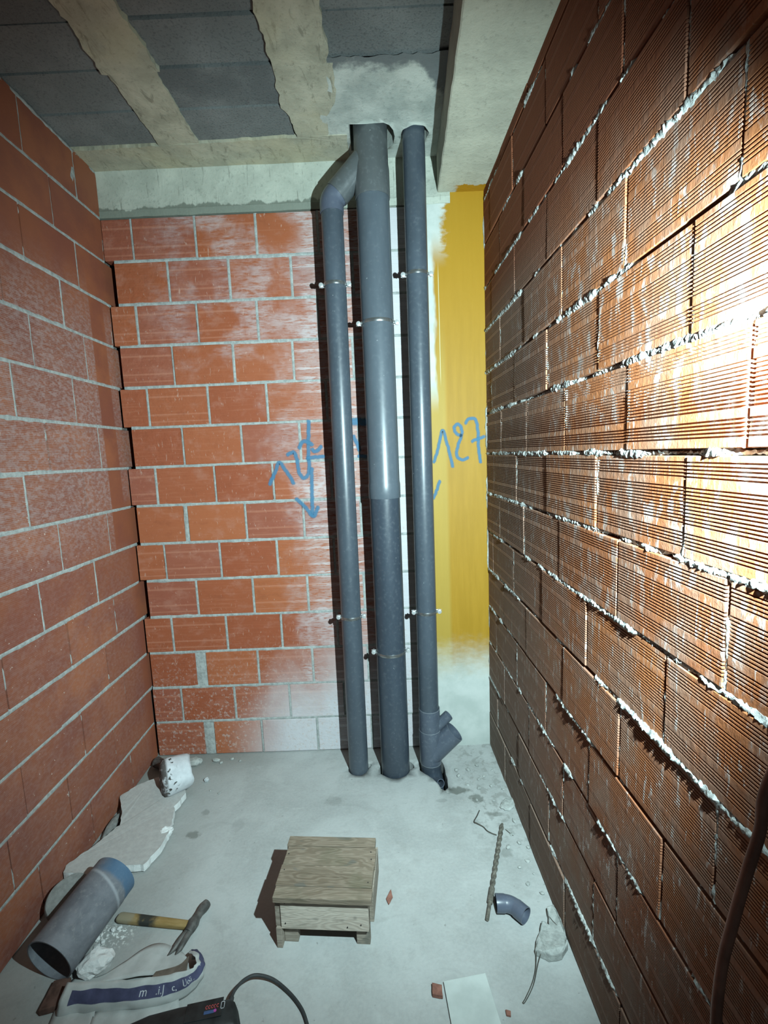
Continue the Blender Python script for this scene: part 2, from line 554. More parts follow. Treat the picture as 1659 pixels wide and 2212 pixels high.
class MB:
    def __init__(s):
        s.v, s.f = [], []

    def box(s, a, b):
        i = len(s.v)
        (x0, y0, z0), (x1, y1, z1) = a, b
        s.v += [(x0, y0, z0), (x1, y0, z0), (x1, y1, z0), (x0, y1, z0), (x0, y0, z1), (x1, y0, z1), (x1, y1, z1), (x0, y1, z1)]
        s.f += [tuple(i + k for k in q) for q in ((0, 3, 2, 1), (4, 5, 6, 7), (0, 1, 5, 4), (1, 2, 6, 5), (2, 3, 7, 6), (3, 0, 4, 7))]
        return s

    def rings(s, rings, close=True, cap=True, caps=None):
        i = len(s.v)
        n = len(rings[0])
        for r in rings:
            s.v += [tuple(p) for p in r]
        for a in range(len(rings) - 1):
            for k in range(n if close else n - 1):
                k2 = (k + 1) % n
                s.f.append((i + a * n + k, i + a * n + k2, i + (a + 1) * n + k2, i + (a + 1) * n + k))
        if cap:
            s.f.append(tuple(i + k for k in reversed(range(n))))
            s.f.append(tuple(i + (len(rings) - 1) * n + k for k in range(n)))
        return s

    def tube(s, path, rad, seg=24, cap=True):
        path = [Vector(p) for p in path]
        rad = rad if isinstance(rad, (list, tuple)) else [rad] * len(path)
        rr = []
        t0 = (path[1] - path[0]).normalized()
        ref = Vector((0, 0, 1)) if abs(t0.z) < .9 else Vector((1, 0, 0))
        u = t0.cross(ref).normalized()
        for k, p in enumerate(path):
            if k == 0: t = path[1] - p
            elif k == len(path) - 1: t = p - path[-2]
            else: t = (path[k + 1] - p).normalized() + (p - path[k - 1]).normalized()
            t.normalize()
            u = (u - t * u.dot(t)).normalized()
            w = t.cross(u)
            rr.append([p + (u * math.cos(2 * PI * j / seg) + w * math.sin(2 * PI * j / seg)) * rad[k] for j in range(seg)])
        return s.rings(rr, True, cap)

    def pipe(s, path, ro, ri, seg=32):
        """hollow tube along a path with annular ends"""
        path = [Vector(p) for p in path]
        n0 = len(s.v)
        ro = ro if isinstance(ro, (list, tuple)) else [ro] * len(path)
        ri = ri if isinstance(ri, (list, tuple)) else [ri] * len(path)
        pp = path + path[::-1]
        # outer then inner rings share frames: build separately
        a, b = MB(), MB()
        a.tube(path, ro, seg, False)
        b.tube(path, ri, seg, False)
        k = len(a.v)
        s.v += a.v + b.v
        s.f += [tuple(n0 + q for q in f) for f in a.f]
        s.f += [tuple(n0 + k + q for q in reversed(f)) for f in b.f]
        L = len(path)
        for j in range(seg):
            j2 = (j + 1) % seg
            s.f.append((n0 + j2, n0 + j, n0 + k + j, n0 + k + j2))
            e = (L - 1) * seg
            s.f.append((n0 + e + j, n0 + e + j2, n0 + k + e + j2, n0 + k + e + j))
        return s

    def lathe(s, prof, seg=32, cap=True):
        rr = [[(r * math.cos(2 * PI * j / seg), r * math.sin(2 * PI * j / seg), z) for j in range(seg)] for r, z in prof]
        return s.rings(rr, True, cap)

    def prism(s, poly, z0, z1):
        """z0, z1 numbers or functions of (x, y)"""
        g = lambda z, p: z(*p) if callable(z) else z
        return s.rings([[(p[0], p[1], g(z0, p)) for p in poly], [(p[0], p[1], g(z1, p)) for p in poly]])

    def xf(s, mat, start=0):
        for k in range(start, len(s.v)):
            s.v[k] = tuple(mat @ Vector(s.v[k]))
        return s

    def mesh(s, name, smooth=False, bevel=0, angle=40):
        me = bpy.data.meshes.new(name)
        me.from_pydata([tuple(v) for v in s.v], [], s.f)
        bm = bmesh.new()
        bm.from_mesh(me)
        bmesh.ops.recalc_face_normals(bm, faces=bm.faces)
        if bevel:
            ed = [e for e in bm.edges if len(e.link_faces) == 2 and e.calc_face_angle(0) > math.radians(35)]
            bmesh.ops.bevel(bm, geom=ed, offset=bevel, segments=2, profile=.6, affect='EDGES', clamp_overlap=True)
        bm.to_mesh(me)
        bm.free()
        if smooth:
            me.polygons.foreach_set('use_smooth', [True] * len(me.polygons))
            me.set_sharp_from_angle(angle=math.radians(angle))
        me.update()
        return me

    def build(s, name, mat, parent=None, loc=(0, 0, 0), rot=(0, 0, 0), smooth=False, bevel=0, angle=40):
        return link(name, s.mesh(name, smooth, bevel, angle), mat, parent, loc, rot)


def nz(*a):
    return noise.noise(Vector(a))


def catmull(pts, n):
    pts = [Vector(p) for p in pts]
    P = [pts[0] * 2 - pts[1]] + pts + [pts[-1] * 2 - pts[-2]]
    out = []
    m = len(pts) - 1
    for k in range(n + 1):
        t = k / n * m
        i = min(int(t), m - 1)
        t -= i
        a, b, c, d = P[i:i + 4]
        out.append(.5 * ((2 * b) + (c - a) * t + (2 * a - 5 * b + 4 * c - d) * t * t + (3 * b - a - 3 * c + d) * t ** 3))
    return out


def rough_poly(pts, step=.02, amp=.006, seed=0):
    out = []
    for a, b in zip(pts, pts[1:] + pts[:1]):
        a, b = Vector(a), Vector(b)
        n = max(1, int((b - a).length / step))
        nn = Vector((-(b - a).y, (b - a).x)).normalized() if (b - a).length > 0 else Vector((0, 0))
        for k in range(n):
            p = a.lerp(b, k / n)
            d = amp * (nz(p.x * 25, p.y * 25, seed) + .6 * nz(p.x * 70, p.y * 70, seed + 3))
            out.append((p.x + nn.x * d, p.y + nn.y * d))
    return out


def rock(name, size, seed, mat, loc, rot=0, parent=None, sub=2, amp=.35, flat=True):
    bm = bmesh.new()
    bmesh.ops.create_icosphere(bm, subdivisions=sub, radius=1)
    for v in bm.verts:
        d = 1 + amp * nz(v.co.x * 1.6 + seed, v.co.y * 1.6, v.co.z * 1.6 + seed) + amp * .5 * nz(v.co.x * 4, v.co.y * 4 + seed, v.co.z * 4)
        v.co = Vector((v.co.x * size[0], v.co.y * size[1], v.co.z * size[2])) * d
    lo_ = min(v.co.z for v in bm.verts)
    for v in bm.verts:
        v.co.z -= lo_
        if flat and v.co.z < size[2] * .35:
            v.co.z = 0
    me = bpy.data.meshes.new(name)
    bm.to_mesh(me)
    bm.free()
    return link(name, me, mat, parent, loc, (0, 0, rot))


# ------------------------------------------------------------------ bricks
C = .2            # course height
HB = .188         # brick height


def rib_profile(depth):
    pts = [(.055, 0), (0.0015, 0), (0, .0015)]
    z = .017
    for n, flat in ((5, .012), (11, .0135), (5, 0)):
        for k in range(n):
            pts += [(0, z), (depth, z + .0004), (depth, z + .0032), (0, z + .0036)]
            z += .0066
        z += flat
    pts += [(0, HB - .0015), (.0015, HB), (.055, HB)]
    return pts


def brick_mesh(name, prof, mat):
    mb = MB()
    mb.rings([[(0, p[0], p[1]) for p in prof], [(1, p[0], p[1]) for p in prof]], True, True)
    me = mb.mesh(name)
    me.materials.append(mat)
    return me


FLAT = [(.055, 0), (.003, 0), (.0008, .0012), (0, .004), (0, HB - .004), (.0008, HB - .0012), (.003, HB), (.055, HB)]
me_left = brick_mesh('brick_smooth', FLAT, M_LEFT)
me_left_r = brick_mesh('brick_fine_lines', rib_profile(.0010), M_LEFT)
me_back = brick_mesh('brick_back', FLAT, M_BACK)
me_back_r = brick_mesh('brick_back_lines', rib_profile(.0018), M_BACK)
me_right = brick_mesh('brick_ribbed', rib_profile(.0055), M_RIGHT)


def add_brick(wall, me, s0, s1, k, zfrac=1.0, dy=.0018, tilt=.0015):
    o = bpy.data.objects.new('brick', me)
    COL.objects.link(o)
    o.parent = wall
    o.location = (s0, random.uniform(-dy, dy), k * C + .006 + random.uniform(-.001, .001))
    o.scale = (s1 - s0, 1, zfrac)
    o.rotation_euler = (random.uniform(-tilt, tilt) * 2, random.uniform(-tilt, tilt), random.uniform(-tilt, tilt))
    return o


class Mortar:
    """all the mortar of one wall as real relief in the wall's own frame (x along, y into the wall)"""

    def __init__(s):
        s.mb = MB()

    def bed(s, x0, x1, zf, seg, hh, y0, amp_h, amp_y, seed, pres=None, jit=0.0, vert=False):
        rr = []
        for i in range(seg + 1):
            t = x0 + (x1 - x0) * i / seg
            p = 1.0 if pres is None else pres(t)
            n1, n2, n3 = nz(t * 28, seed, .3), nz(t * 28, seed, 7.3), nz(t * 17, seed, 3.1)
            h1 = (hh + amp_h * n1) * (0.25 + .75 * p)
            h2 = (hh + amp_h * n2) * (0.25 + .75 * p)
            yf = y0 + amp_y * n3
            yf = yf * p + .016 * (1 - p)
            z = zf(t) if callable(zf) else zf
            j = lambda: random.uniform(-jit, jit)
            sec = [(.02, z - h1), (yf + .0025, z - h1 + j()), (yf + j(), z - h1 * .45 + j()), (yf + j(), z + h2 * .35 + j()), (yf + .0025, z + h2 + j()), (.02, z + h2)]
            if vert:
                rr.append([(c, a, t) for a, c in sec])
            else:
                rr.append([(t, a, c) for a, c in sec])
        s.mb.rings(rr, False, False)

    def build(s, wall, mat):
        me = s.mb.mesh('mortar', True, 0, 50)
        me.materials.append(mat)
        return tag(link('mortar', me, None, wall), None, None, None, 'stuff')


def wall_root(name, loc, rz, core_boxes, label):
    mb = MB()
    for a, b in core_boxes:
        mb.box(a, b)
    o = mb.build(name, M_CORE, None, loc, (0, 0, rz))
    return tag(o, label, 'wall', None, 'structure')


# ---- back wall: frame x along X, y into the wall
DY = 2.407
XL, XR = -1.329, .52
wb = wall_root('wall_back', (0, DY, 0), 0, [((-1.27, .017, 0), (.56, .12, 2.80)), ((-1.5, .115, 0), (-1.2, .14, 3.05)), ((-1.5, .02, 2.8), (.6, .12, 3.2))],
               'back wall of red hollow bricks with grey mortar behind the three pipes')
V_BACK = {13: [-1.184, -.875, -.581], 12: [-1.025, -.727, -.422], 11: [-1.201, -.902, -.603], 10: [-1.041, -.737, -.439],
          9: [-1.187, -.881, -.584], 8: [-1.029, -.727, -.43], 7: [-1.186, -.882, -.581], 6: [-1.049, -.738, -.436],
          5: [-1.18, -.888, -.586], 4: [-1.028, -.728, -.438], 3: [-1.179, -.887, -.592], 2: [-1.04, -.731, -.435],
          1: [-1.166, -.874, -.573], 0: [-1.03, -.739, -.432]}
LEFT0 = {13: 0, 12: .043, 11: .004, 10: .028, 9: .005, 8: .042, 7: .004, 6: .025, 5: .004, 4: .036, 3: .004, 2: .012, 1: .008, 0: .008}
WIDE = {(2, 0): .030, (0, 0): .030, (6, 0): .013}
mo = Mortar()
COLX = .185       # where the concrete column begins
for k in range(14):
    js = list(V_BACK[k])
    while js[-1] + .3 < COLX - .02:
        js.append(js[-1] + .3)
    edges = [XL + LEFT0[k]] + js + [COLX]
    for i in range(len(edges) - 1):
        a, b = edges[i], edges[i + 1]
        ga = 0.003 if i == 0 else WIDE.get((k, i - 1), .0068)
        gb = 0.0 if i == len(edges) - 2 else WIDE.get((k, i), .0068)
        mid = (a + b) / 2
        ribbed = mid > -.40 or (mid > -.55 and k in (12, 5, 9, 1)) or (k == 4 and mid > -.7)
        add_brick(wb, me_back_r if ribbed else me_back, a + ga, b - gb, k)
    for i, j in enumerate(js):
        wdt = WIDE.get((k, i), .0072)
        thin = random.random() < .3
        mo.bed(k * C + .004, (k + 1) * C - .004, lambda t, j=j, q=random.uniform(-.004, .004): j + q * (t / C - k - .5), 12,
               wdt + (.0 if thin else .0012), .004 if thin else .0012, .0015, .0015, k * 9.1 + i * 3.7, None, .0006, True)
    if k:
        x0 = XL + (LEFT0[k - 1] if random.random() < .5 else max(LEFT0[k], LEFT0[k - 1])) + .004
        mo.bed(x0, COLX, k * C, 190, .0098, .0002, .0034, .0020, k * 13.7, None, .0007)
mo.build(wb, M_MORT)

# spray-painted numbers on the back wall and the column
SPRAY = [
    [(-.599, 1.488), (-.565, 1.553), (-.544, 1.596), (-.514, 1.558), (-.474, 1.487)],
    [(-.498, 1.634), (-.464, 1.647), (-.449, 1.599), (-.445, 1.548), (-.425, 1.514), (-.398, 1.531), (-.390, 1.582), (-.393, 1.611)],
    [(-.378, 1.801), (-.386, 1.705), (-.393, 1.608)],
    [(-.437, 1.667), (-.413, 1.699), (-.388, 1.694), (-.367, 1.679)],
    [(-.393, 1.615), (-.352, 1.618), (-.312, 1.619)],
    [(-.371, 1.657), (-.351, 1.646), (-.320, 1.670)],
    [(-.378, 1.560), (-.384, 1.435), (-.388, 1.316)],
    [(-.467, 1.409), (-.423, 1.363), (-.385, 1.313), (-.357, 1.360)],
    [(-.158, 1.788), (-.126, 1.786), (-.091, 1.783)],
    [(-.158, 1.717), (-.141, 1.680), (-.129, 1.644)],
    [(-.134, 1.615), (-.099, 1.610)]]
SPRAY_C = [
    [(.248, 1.567), (.271, 1.628), (.296, 1.724), (.314, 1.676), (.346, 1.541)],
    [(.393, 1.695), (.368, 1.706), (.356, 1.736), (.376, 1.754), (.395, 1.730), (.393, 1.691), (.375, 1.649), (.367, 1.602), (.390, 1.572), (.423, 1.582)],
    [(.412, 1.758), (.438, 1.778), (.466, 1.772), (.476, 1.727), (.479, 1.634), (.488, 1.557)],
    [(.446, 1.665), (.508, 1.686)],
    [(.278, 1.469), (.243, 1.380)]]


def spray(name, strokes, width, parent, y, label):
    vs, fs, al = [], [], []
    for si, st in enumerate(strokes):
        pts = catmull([(p[0], p[1], 0) for p in st], max(10, len(st) * 7))
        w = width * (1.9 if (name == 'graffiti' and si == 8) else 1)
        pts = [q + Vector((.0035 * nz(q.x * 60, q.y * 60, si), .0035 * nz(q.x * 60, q.y * 60, si + 9), 0)) for q in pts]
        # extend the ends so that they fade
        pts = [pts[0] + (pts[0] - pts[1]).normalized() * w * .5] + pts + [pts[-1] + (pts[-1] - pts[-2]).normalized() * w * .5]
        i0 = len(vs)
        for k, p in enumerate(pts):
            t = (pts[min(k + 1, len(pts) - 1)] - pts[max(k - 1, 0)]).normalized()
            nn = Vector((-t.y, t.x, 0))
            end = 0 if k in (0, len(pts) - 1) else 1
            for j, a in ((-1, 0), (-.5, .6), (0, 1), (.5, .6), (1, 0)):
                q = p + nn * (w * .62 * j)
                vs.append((q.x, y - si * .00006, q.y))
                al.append(a * end)
        for k in range(len(pts) - 1):
            for j in range(4):
                a = i0 + k * 5 + j
                fs.append((a, a + 1, a + 6, a + 5))
    me = bpy.data.meshes.new(name)
    me.from_pydata(vs, [], fs)
    at = me.attributes.new('opac', 'FLOAT', 'POINT')
    at.data.foreach_set('value', al)
    o = link(name, me, M_SPRAY, parent)
    return tag(o, label)


spray('graffiti', SPRAY, .024, wb, -.0035, 'blue spray-painted number 104 with a down arrow')

# ---- left wall: frame x along +Y, y into the wall (-X)
AL = .0212
wl = wall_root('wall_left', (XL, DY, 0), PI / 2 + AL, [((-3.0, .017, 0), (.15, .12, 3.12))],
               'left wall of smooth red hollow bricks with flush grey mortar joints')
J_LEFT = {14: [2.237, 1.911], 13: [2.045, 1.71], 12: [2.176, 1.846], 11: [2.041, 1.712], 10: [2.163, 1.827], 9: [2.044, 1.703],
          8: [2.186, 1.842], 7: [2.036, 1.696], 6: [2.184, 1.841], 5: [2.047, 1.696], 4: [2.16, 1.82, 1.486], 3: [2.055, 1.717],
          2: [2.167, 1.835, 1.498], 1: [2.039, 1.707, 1.404], 0: [2.149, 1.824, 1.514]}
mo = Mortar()
for k in range(15):
    js = list(J_LEFT[k])
    if k == 8: js = [2.19, 1.842]
    while js[-1] - .337 > .15:
        js.append(js[-1] - .337)
    s = [j - DY for j in js]
    edges = [.13 if (k in LEFT0 and LEFT0[k] > .01) else .0] + s
    zf = 1.0 if k < 14 else .204 / HB
    for i in range(len(edges) - 1):
        b, a = edges[i], edges[i + 1]
        rib = k in (7, 8, 9, 10) and i > 0
        gap = .0025 if k < 4 else .0045
        add_brick(wl, me_left_r if rib else me_left, a + gap, b - (0 if i == 0 else gap), k, zf)
    for i, j in enumerate(s[:-1]):
        pr = (lambda t, q=k * 5.3 + i: max(0, min(1, .5 + 2.2 * nz(t * 22, q, 1.7)))) if k < 5 or random.random() < .3 else None
        mo.bed(k * C + .005, min((k + 1) * C, 3.0) - .005, lambda t, j=j, q=random.uniform(-.004, .004): j + q * (t / C - k - .5), 12,
               .0070, .0008, .0018, .0012, k * 7.9 + i * 2.3, pr, .0006, True)
    if k:
        mo.bed(-2.3, -.002 if LEFT0.get(k, 0) < .01 else .02, k * C, 230, .0102 if k > 1 else .0085, .0002, .0034, .002, k * 5.7 + 100, None, .0006)
# corner fillet bits and the patch under the ceiling
mo.bed(11 * C, 12 * C, -.009, 14, .006, -.001, .003, .002, 71, None, .001, True)
mo.bed(13 * C, 14 * C, -.004, 14, .003, -.001, .002, .002, 72, None, .001, True)
mo.bed(2.825, 2.96, lambda t: -.185 + .22 * (t - 2.9), 16, .014, -.002, .008, .002, 73, lambda t: max(0, 1 - ((t - 2.9) / .08) ** 2), .001, True)
mo.bed(-2.3, 0, 3.003, 200, .007, -.002, .005, .004, 75, None, .001)
mo.build(wl, M_MORT)

# ---- right wall: frame x from the corner towards the camera, y into the wall (+X)
AR = .01815
wr = wall_root('wall_right', (XR, DY, 0), -PI / 2 + AR, [((-.15, .022, 0), (3.0, .14, 3.12))],
               'right wall of ribbed red bricks with squeezed-out pale mortar')
J_RIGHT = {14: [2.1, 1.75, 1.4, 1.06], 13: [2.27, 1.924, 1.578, 1.23], 12: [2.128, 1.787, 1.435, 1.112], 11: [2.265, 1.902, 1.563, 1.222, .891],
           10: [2.128, 1.791, 1.435, 1.087, .758], 9: [2.296, 1.911, 1.556, 1.207, .857], 8: [2.127, 1.768, 1.411, 1.063, .721],
           7: [2.26, 1.9, 1.557, 1.204, .857], 6: [2.158, 1.8, 1.447, 1.087, .739], 5: [2.298, 1.947, 1.599, 1.248, .894],
           4: [2.116, 1.781, 1.41, 1.065, .74], 3: [2.252, 1.909, 1.565, 1.224, .885], 2: [2.105, 1.75, 1.407, 1.059],
           1: [2.24, 1.889, 1.53, 1.186], 0: [2.1, 1.729, 1.38, 1.03]}
mo = Mortar()
for k in range(15):
    js = list(J_RIGHT[k])
    while js[-1] - .348 > .2:
        js.append(js[-1] - .348)
    s = [DY - j for j in js]
    edges = [0.0] + s
    zf = 1.0 if k < 14 else .045 / HB
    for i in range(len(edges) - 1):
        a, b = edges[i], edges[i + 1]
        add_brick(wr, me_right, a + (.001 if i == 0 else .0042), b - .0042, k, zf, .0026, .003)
    for i, j in enumerate(s[:-1]):
        if k == 14: continue
        q = random.uniform(-.006, .006)
        full = random.random() < .82
        pr = lambda t, q2=k * 4.1 + i * 1.9, full=full: max(0, min(1, (1.1 if full else .4) + 1.8 * nz(t * 17, q2, 2.7)))
        mo.bed(k * C + .006, (k + 1) * C - .004, lambda t, j=j, q=q: j + q * (t / C - k - .5), 26,
               .0060, .002, -.0012, .003, k * 3.9 + i * 6.1, pr, .0018, True)
    if k:
        def pr(t, k=k):
            v = nz(t * 3.1, k * 5.7, 11.3) * 1.9 + nz(t * 13, k * 3.3, 4.1) * 1.4
            base = .66 if k in (8, 9, 10, 11, 12, 6, 5, 3, 2) else .5
            return max(0, min(1, base + v))
        mo.bed(.004, 2.2, lambda t, k=k: k * C + .002 * nz(t * 9, k, 5), 480, .0088 if k > 8 else .0076, -.0015, .0048, .005, k * 21.1, pr, .0034)
# loose mortar down the corner with the yellow column
mo.bed(.1, 2.82, .002, 120, .006, -.004, .006, .006, 333, lambda t: max(0, min(1, .25 + 2.4 * nz(t * 5, 3.3, 1.1))), .002, True)
mo.build(wr, M_MORTR)

# ---- column, beams
t1 = MB().box((COLX + .004, DY + .0005, -.02), (.545, DY + .14, 2.86)).build('trim_1', M_COLUMN, None, (0, 0, 0), (0, 0, 0), False, .003)
tag(t1, 'yellow painted concrete column whitening towards the floor in the back right corner', 'column', None, 'structure')
spray('graffiti', SPRAY_C, .020, t1, DY - .0012, 'blue spray-painted number 127 on yellow')

mb = MB()
rr = []
for i in range(60):
    x = -1.34 + (.36 + 1.34) * i / 59
    yb = DY - .001 + .003 * nz(x * 9, 1, 2)
    zb = 2.8 + .004 * nz(x * 14, 5, 2)
    rr.append([(x, DY + .1, zb), (x, yb - .002, zb), (x, yb - .004, zb + .03), (x, yb - .001, zb + .036), (x, yb, 2.98), (x, yb - .008, 3.02), (x, DY + .1, 3.03)])
mb.rings(rr, True, True)
t2 = mb.build('trim_2', M_BEAM, None, smooth=True, angle=30)
tag(t2, 'rough pale concrete beam above the back brick wall with dark streaks', 'beam', None, 'structure')

mb = MB()
rr = []
for i in range(80):
    y = DY + .05 - (DY + .65) * i / 79
    xl = .301 - (2.407 - y) * .037 + .003 * nz(y * 12, 3, 1) + .002 * nz(y * 45, 3, 8)
    xr = .56 + (2.407 - y) * .018
    rr.append([(xl, y, 3.05), (xl, y, 2.853 + .002 * nz(y * 40, 7, 1)), (xl + .005, y, 2.849), (xr, y, 2.849), (xr, y, 3.05)])
mb.rings(rr, True, True)
t3 = mb.build('trim_3', M_BEAM2, None, smooth=True, angle=30)
tag(t3, 'concrete beam running along the top of the ribbed right wall', 'beam', None, 'structure')

# ------------------------------------------------------------------ ceiling
ZC = 3.01
ceil = MB().box((-1.45, -.6, 3.07), (-.14, 2.5, 3.2)).box((-.14, -.6, 3.07), (.75, 1.85, 3.2)).box((-.3, 1.8, 3.32), (.75, 2.5, 3.36)) \
    .box((-.145, 1.84, 3.06), (-.135, 2.5, 3.33)).box((.30, 1.84, 3.06), (.75, 2.5, 3.33)).box((-.14, 2.45, 3.06), (.31, 2.5, 3.33)).box((-.14, 1.84, 3.06), (.31, 1.85, 3.33)) \
    .build('ceiling', M_CORE)
tag(ceil, 'beam and block ceiling of grey infill blocks between rough concrete joists', 'ceiling', None, 'structure')
bme = MB().box((0, 0, 0), (1, 1, .05)).mesh('infill_block', False, 0)
bme.materials.append(M_BLOCK)
YJ = [2.24, 2.046, 1.845, 1.657, 1.457, 1.257, 1.057, .857, .657, .457, .257]
for x0, x1 in ((-1.36, -.93), (-.78, -.34), (-.15, .28)):
    for a, b in zip(YJ, YJ[1:]):
        if x0 > -.2 and a > 1.9:
            continue
        link('infill_block', bme, None, ceil, (x0, b + .004, ZC + .003 + random.uniform(-.002, .006)), (random.uniform(-.02, .02), random.uniform(-.004, .004), 0), (x1 - x0, a - b - .010, 1))


def strip(name, pts, z, seed, amp=.008, holes=None, mat=M_STRIP):
    poly = rough_poly(pts, .016, amp, seed)
    o = MB().prism(poly, lambda x, y: z + .002 * nz(x * 20, y * 20, seed), 3.075).build(name, mat, ceil)
    return o


strip('joist', [(-.94, 2.26), (-.765, 2.26), (-.765, 1.845), (-.94, 1.845)], ZC - .002, 1)
strip('joist', [(-.955, 1.842), (-.745, 1.842), (-.76, 1.6), (-.775, .2), (-.935, .2), (-.945, 1.7)], ZC - .009, 2, .012)
strip('joist', [(-.325, 2.26), (-.19, 2.26), (-.19, 2.12), (-.135, 2.02), (-.13, 1.845), (-.345, 1.845), (-.36, 2.05), (-.335, 2.1)], ZC - .003, 3)
strip('joist', [(-.345, 1.842), (-.145, 1.842), (-.14, 1.6), (-.14, .2), (-.34, .2), (-.35, 1.65)], ZC - .009, 4, .012)
strip('edge_strip', [(-1.36, 2.43), (-.11, 2.43), (-.11, 2.22), (-1.36, 2.25)], ZC - .004, 5, .007)

# pale patch around the pipe holes
HOLES_C = []


def blob(cx, cy, r, seed, amp, n=36, f=None):
    out = []
    for i in range(n):
        a = 2 * PI * i / n
        d = r * (1 + amp * nz(math.cos(a) * 2 + seed, math.sin(a) * 2, seed))
        if f: d += f(a)
        out.append((cx + d * math.cos(a), cy + d * math.sin(a)))
    return out


def holed(outer, holes, step, zfun):
    """triangulated sheet with holes; returns verts, tris, boundary loops"""
    vs = [Vector(p) for p in outer]
    n0 = len(vs)
    edges = [(i, (i + 1) % n0) for i in range(n0)]
    loops = []
    for h in holes:
        i0 = len(vs)
        vs += [Vector(p) for p in h]
        edges += [(i0 + i, i0 + (i + 1) % len(h)) for i in range(len(h))]
        loops.append(h)
    inside = lambda p, poly: sum(((a[1] > p[1]) != (b[1] > p[1])) and p[0] < (b[0] - a[0]) * (p[1] - a[1]) / (b[1] - a[1]) + a[0] for a, b in zip(poly, poly[1:] + poly[:1])) % 2 == 1
    xs = [p[0] for p in outer]
    ys = [p[1] for p in outer]
    y = min(ys) + step / 2
    while y < max(ys):
        x = min(xs) + step / 2
        while x < max(xs):
            p = (x + random.uniform(-.2, .2) * step, y + random.uniform(-.2, .2) * step)
            if inside(p, outer) and not any(inside(p, h) for h in holes):
                vs.append(Vector(p))
            x += step
        y += step
    r = geometry.delaunay_2d_cdt(vs, edges, [], 0, 1e-5)
    ov, of = r[0], r[2]
    fs = []
    for f in of:
        c = sum((ov[i] for i in f), Vector((0, 0))) / len(f)
        if inside(c, outer) and not any(inside(c, h) for h in holes):
            fs.append(tuple(f))
    return [(v.x, v.y, zfun(v.x, v.y)) for v in ov], fs


def holed_slab(name, outer, holes, step, zfun, depth, mat, parent=None, up_=True):
    vs, fs = holed(outer, holes, step, zfun)
    mb = MB()
    mb.v, mb.f = vs, fs
    for h in holes:
        i0 = len(mb.v)
        n = len(h)
        mb.v += [(x, y, zfun(x, y)) for x, y in h] + [(x, y, zfun(x, y) + depth) for x, y in h]
        mb.f += [(i0 + i, i0 + (i + 1) % n, i0 + n + (i + 1) % n, i0 + n + i) for i in range(n)]
    me = bpy.data.meshes.new(name)
    me.from_pydata(mb.v, [], mb.f)
    bm = bmesh.new()
    bm.from_mesh(me)
    bmesh.ops.remove_doubles(bm, verts=bm.verts, dist=1e-5)
    for f in bm.faces:
        if abs(f.normal.z) > .5 and (f.normal.z > 0) != up_:
            f.normal_flip()
        f.smooth = abs(f.normal.z) > .5
    bm.to_mesh(me)
    bm.free()
    return link(name, me, mat, parent)


hole_big = [(-.098, 2.165)] + [(-.05 + .02 * i, 2.163 + .004 * nz(i, 2, 1)) for i in range(6)] + [(.075, 2.18), (.092, 2.21), (.099, 2.25), (.094, 2.30), (.07, 2.33), (.0, 2.335), (-.098, 2.335)]
hole_rt = blob(.188, 2.243, .061, 4, .10)
patch_out = rough_poly([(-.22, 2.43), (-.21, 2.1), (-.16, 1.98), (-.16, 1.82), (.0, 1.825), (.12, 1.82), (.31, 1.82), (.31, 2.43)], .016, .01, 9)
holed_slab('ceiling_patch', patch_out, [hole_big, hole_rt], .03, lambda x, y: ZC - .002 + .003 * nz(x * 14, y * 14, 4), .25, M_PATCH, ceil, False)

# ------------------------------------------------------------------ floor
def zfloor(x, y):
    z = .0015 * nz(x * 5, y * 5, 1) + .0008 * nz(x * 22, y * 22, 2)
    e = max(0, min(1, (x - .28) / .2)) * max(0, min(1, (y - 1.3) / .5)) + max(0, min(1, (-1.1 - x) / .2)) * .6
    z += e * (.006 * nz(x * 16, y * 16, 3) + .005 * nz(x * 40, y * 40, 4) + .003)
    d = math.hypot(x - .27, y - 2.08)
    z -= .018 * math.exp(-(d / .05) ** 2)
    d = math.hypot(x - .365, y - 2.015)
    z -= .010 * math.exp(-(d / .03) ** 2)
    return z


hl = blob(-.203, 2.245, .0525, 2, .05, 36, lambda a: .022 * math.exp(-((a - .45) / .28) ** 2))
hb = blob(-.010, 2.237, .0775, 5, .04, 40, lambda a: .020 * math.exp(-((a - .15) / .7) ** 2) + .012 * math.exp(-((a - 3.4) / .4) ** 2))
hr = [(.112, 2.27), (.114, 2.215), (.145, 2.185), (.172, 2.155), (.195, 2.118), (.208, 2.082), (.228, 2.072), (.244, 2.10), (.247, 2.15), (.243, 2.20), (.242, 2.26), (.22, 2.31), (.17, 2.325), (.13, 2.305)]
hr = rough_poly(hr, .01, .004, 12)
fl = holed_slab('floor', [(-1.5, -.6), (.75, -.6), (.75, 2.5), (-1.5, 2.5)], [hl, hb, hr], .045, zfloor, -.16, M_FLOOR, None, True)
tag(fl, 'dusty pale grey concrete floor littered with rubble and tools', 'floor', None, 'structure')
MB().box((-.3, 2.05, -.17), (.3, 2.4, -.16)).build('floor_void', M_CORE, fl)

# ------------------------------------------------------------------ pipes
Xl, Xb, Xr = -.200, -.009, .1745
YP = 2.245

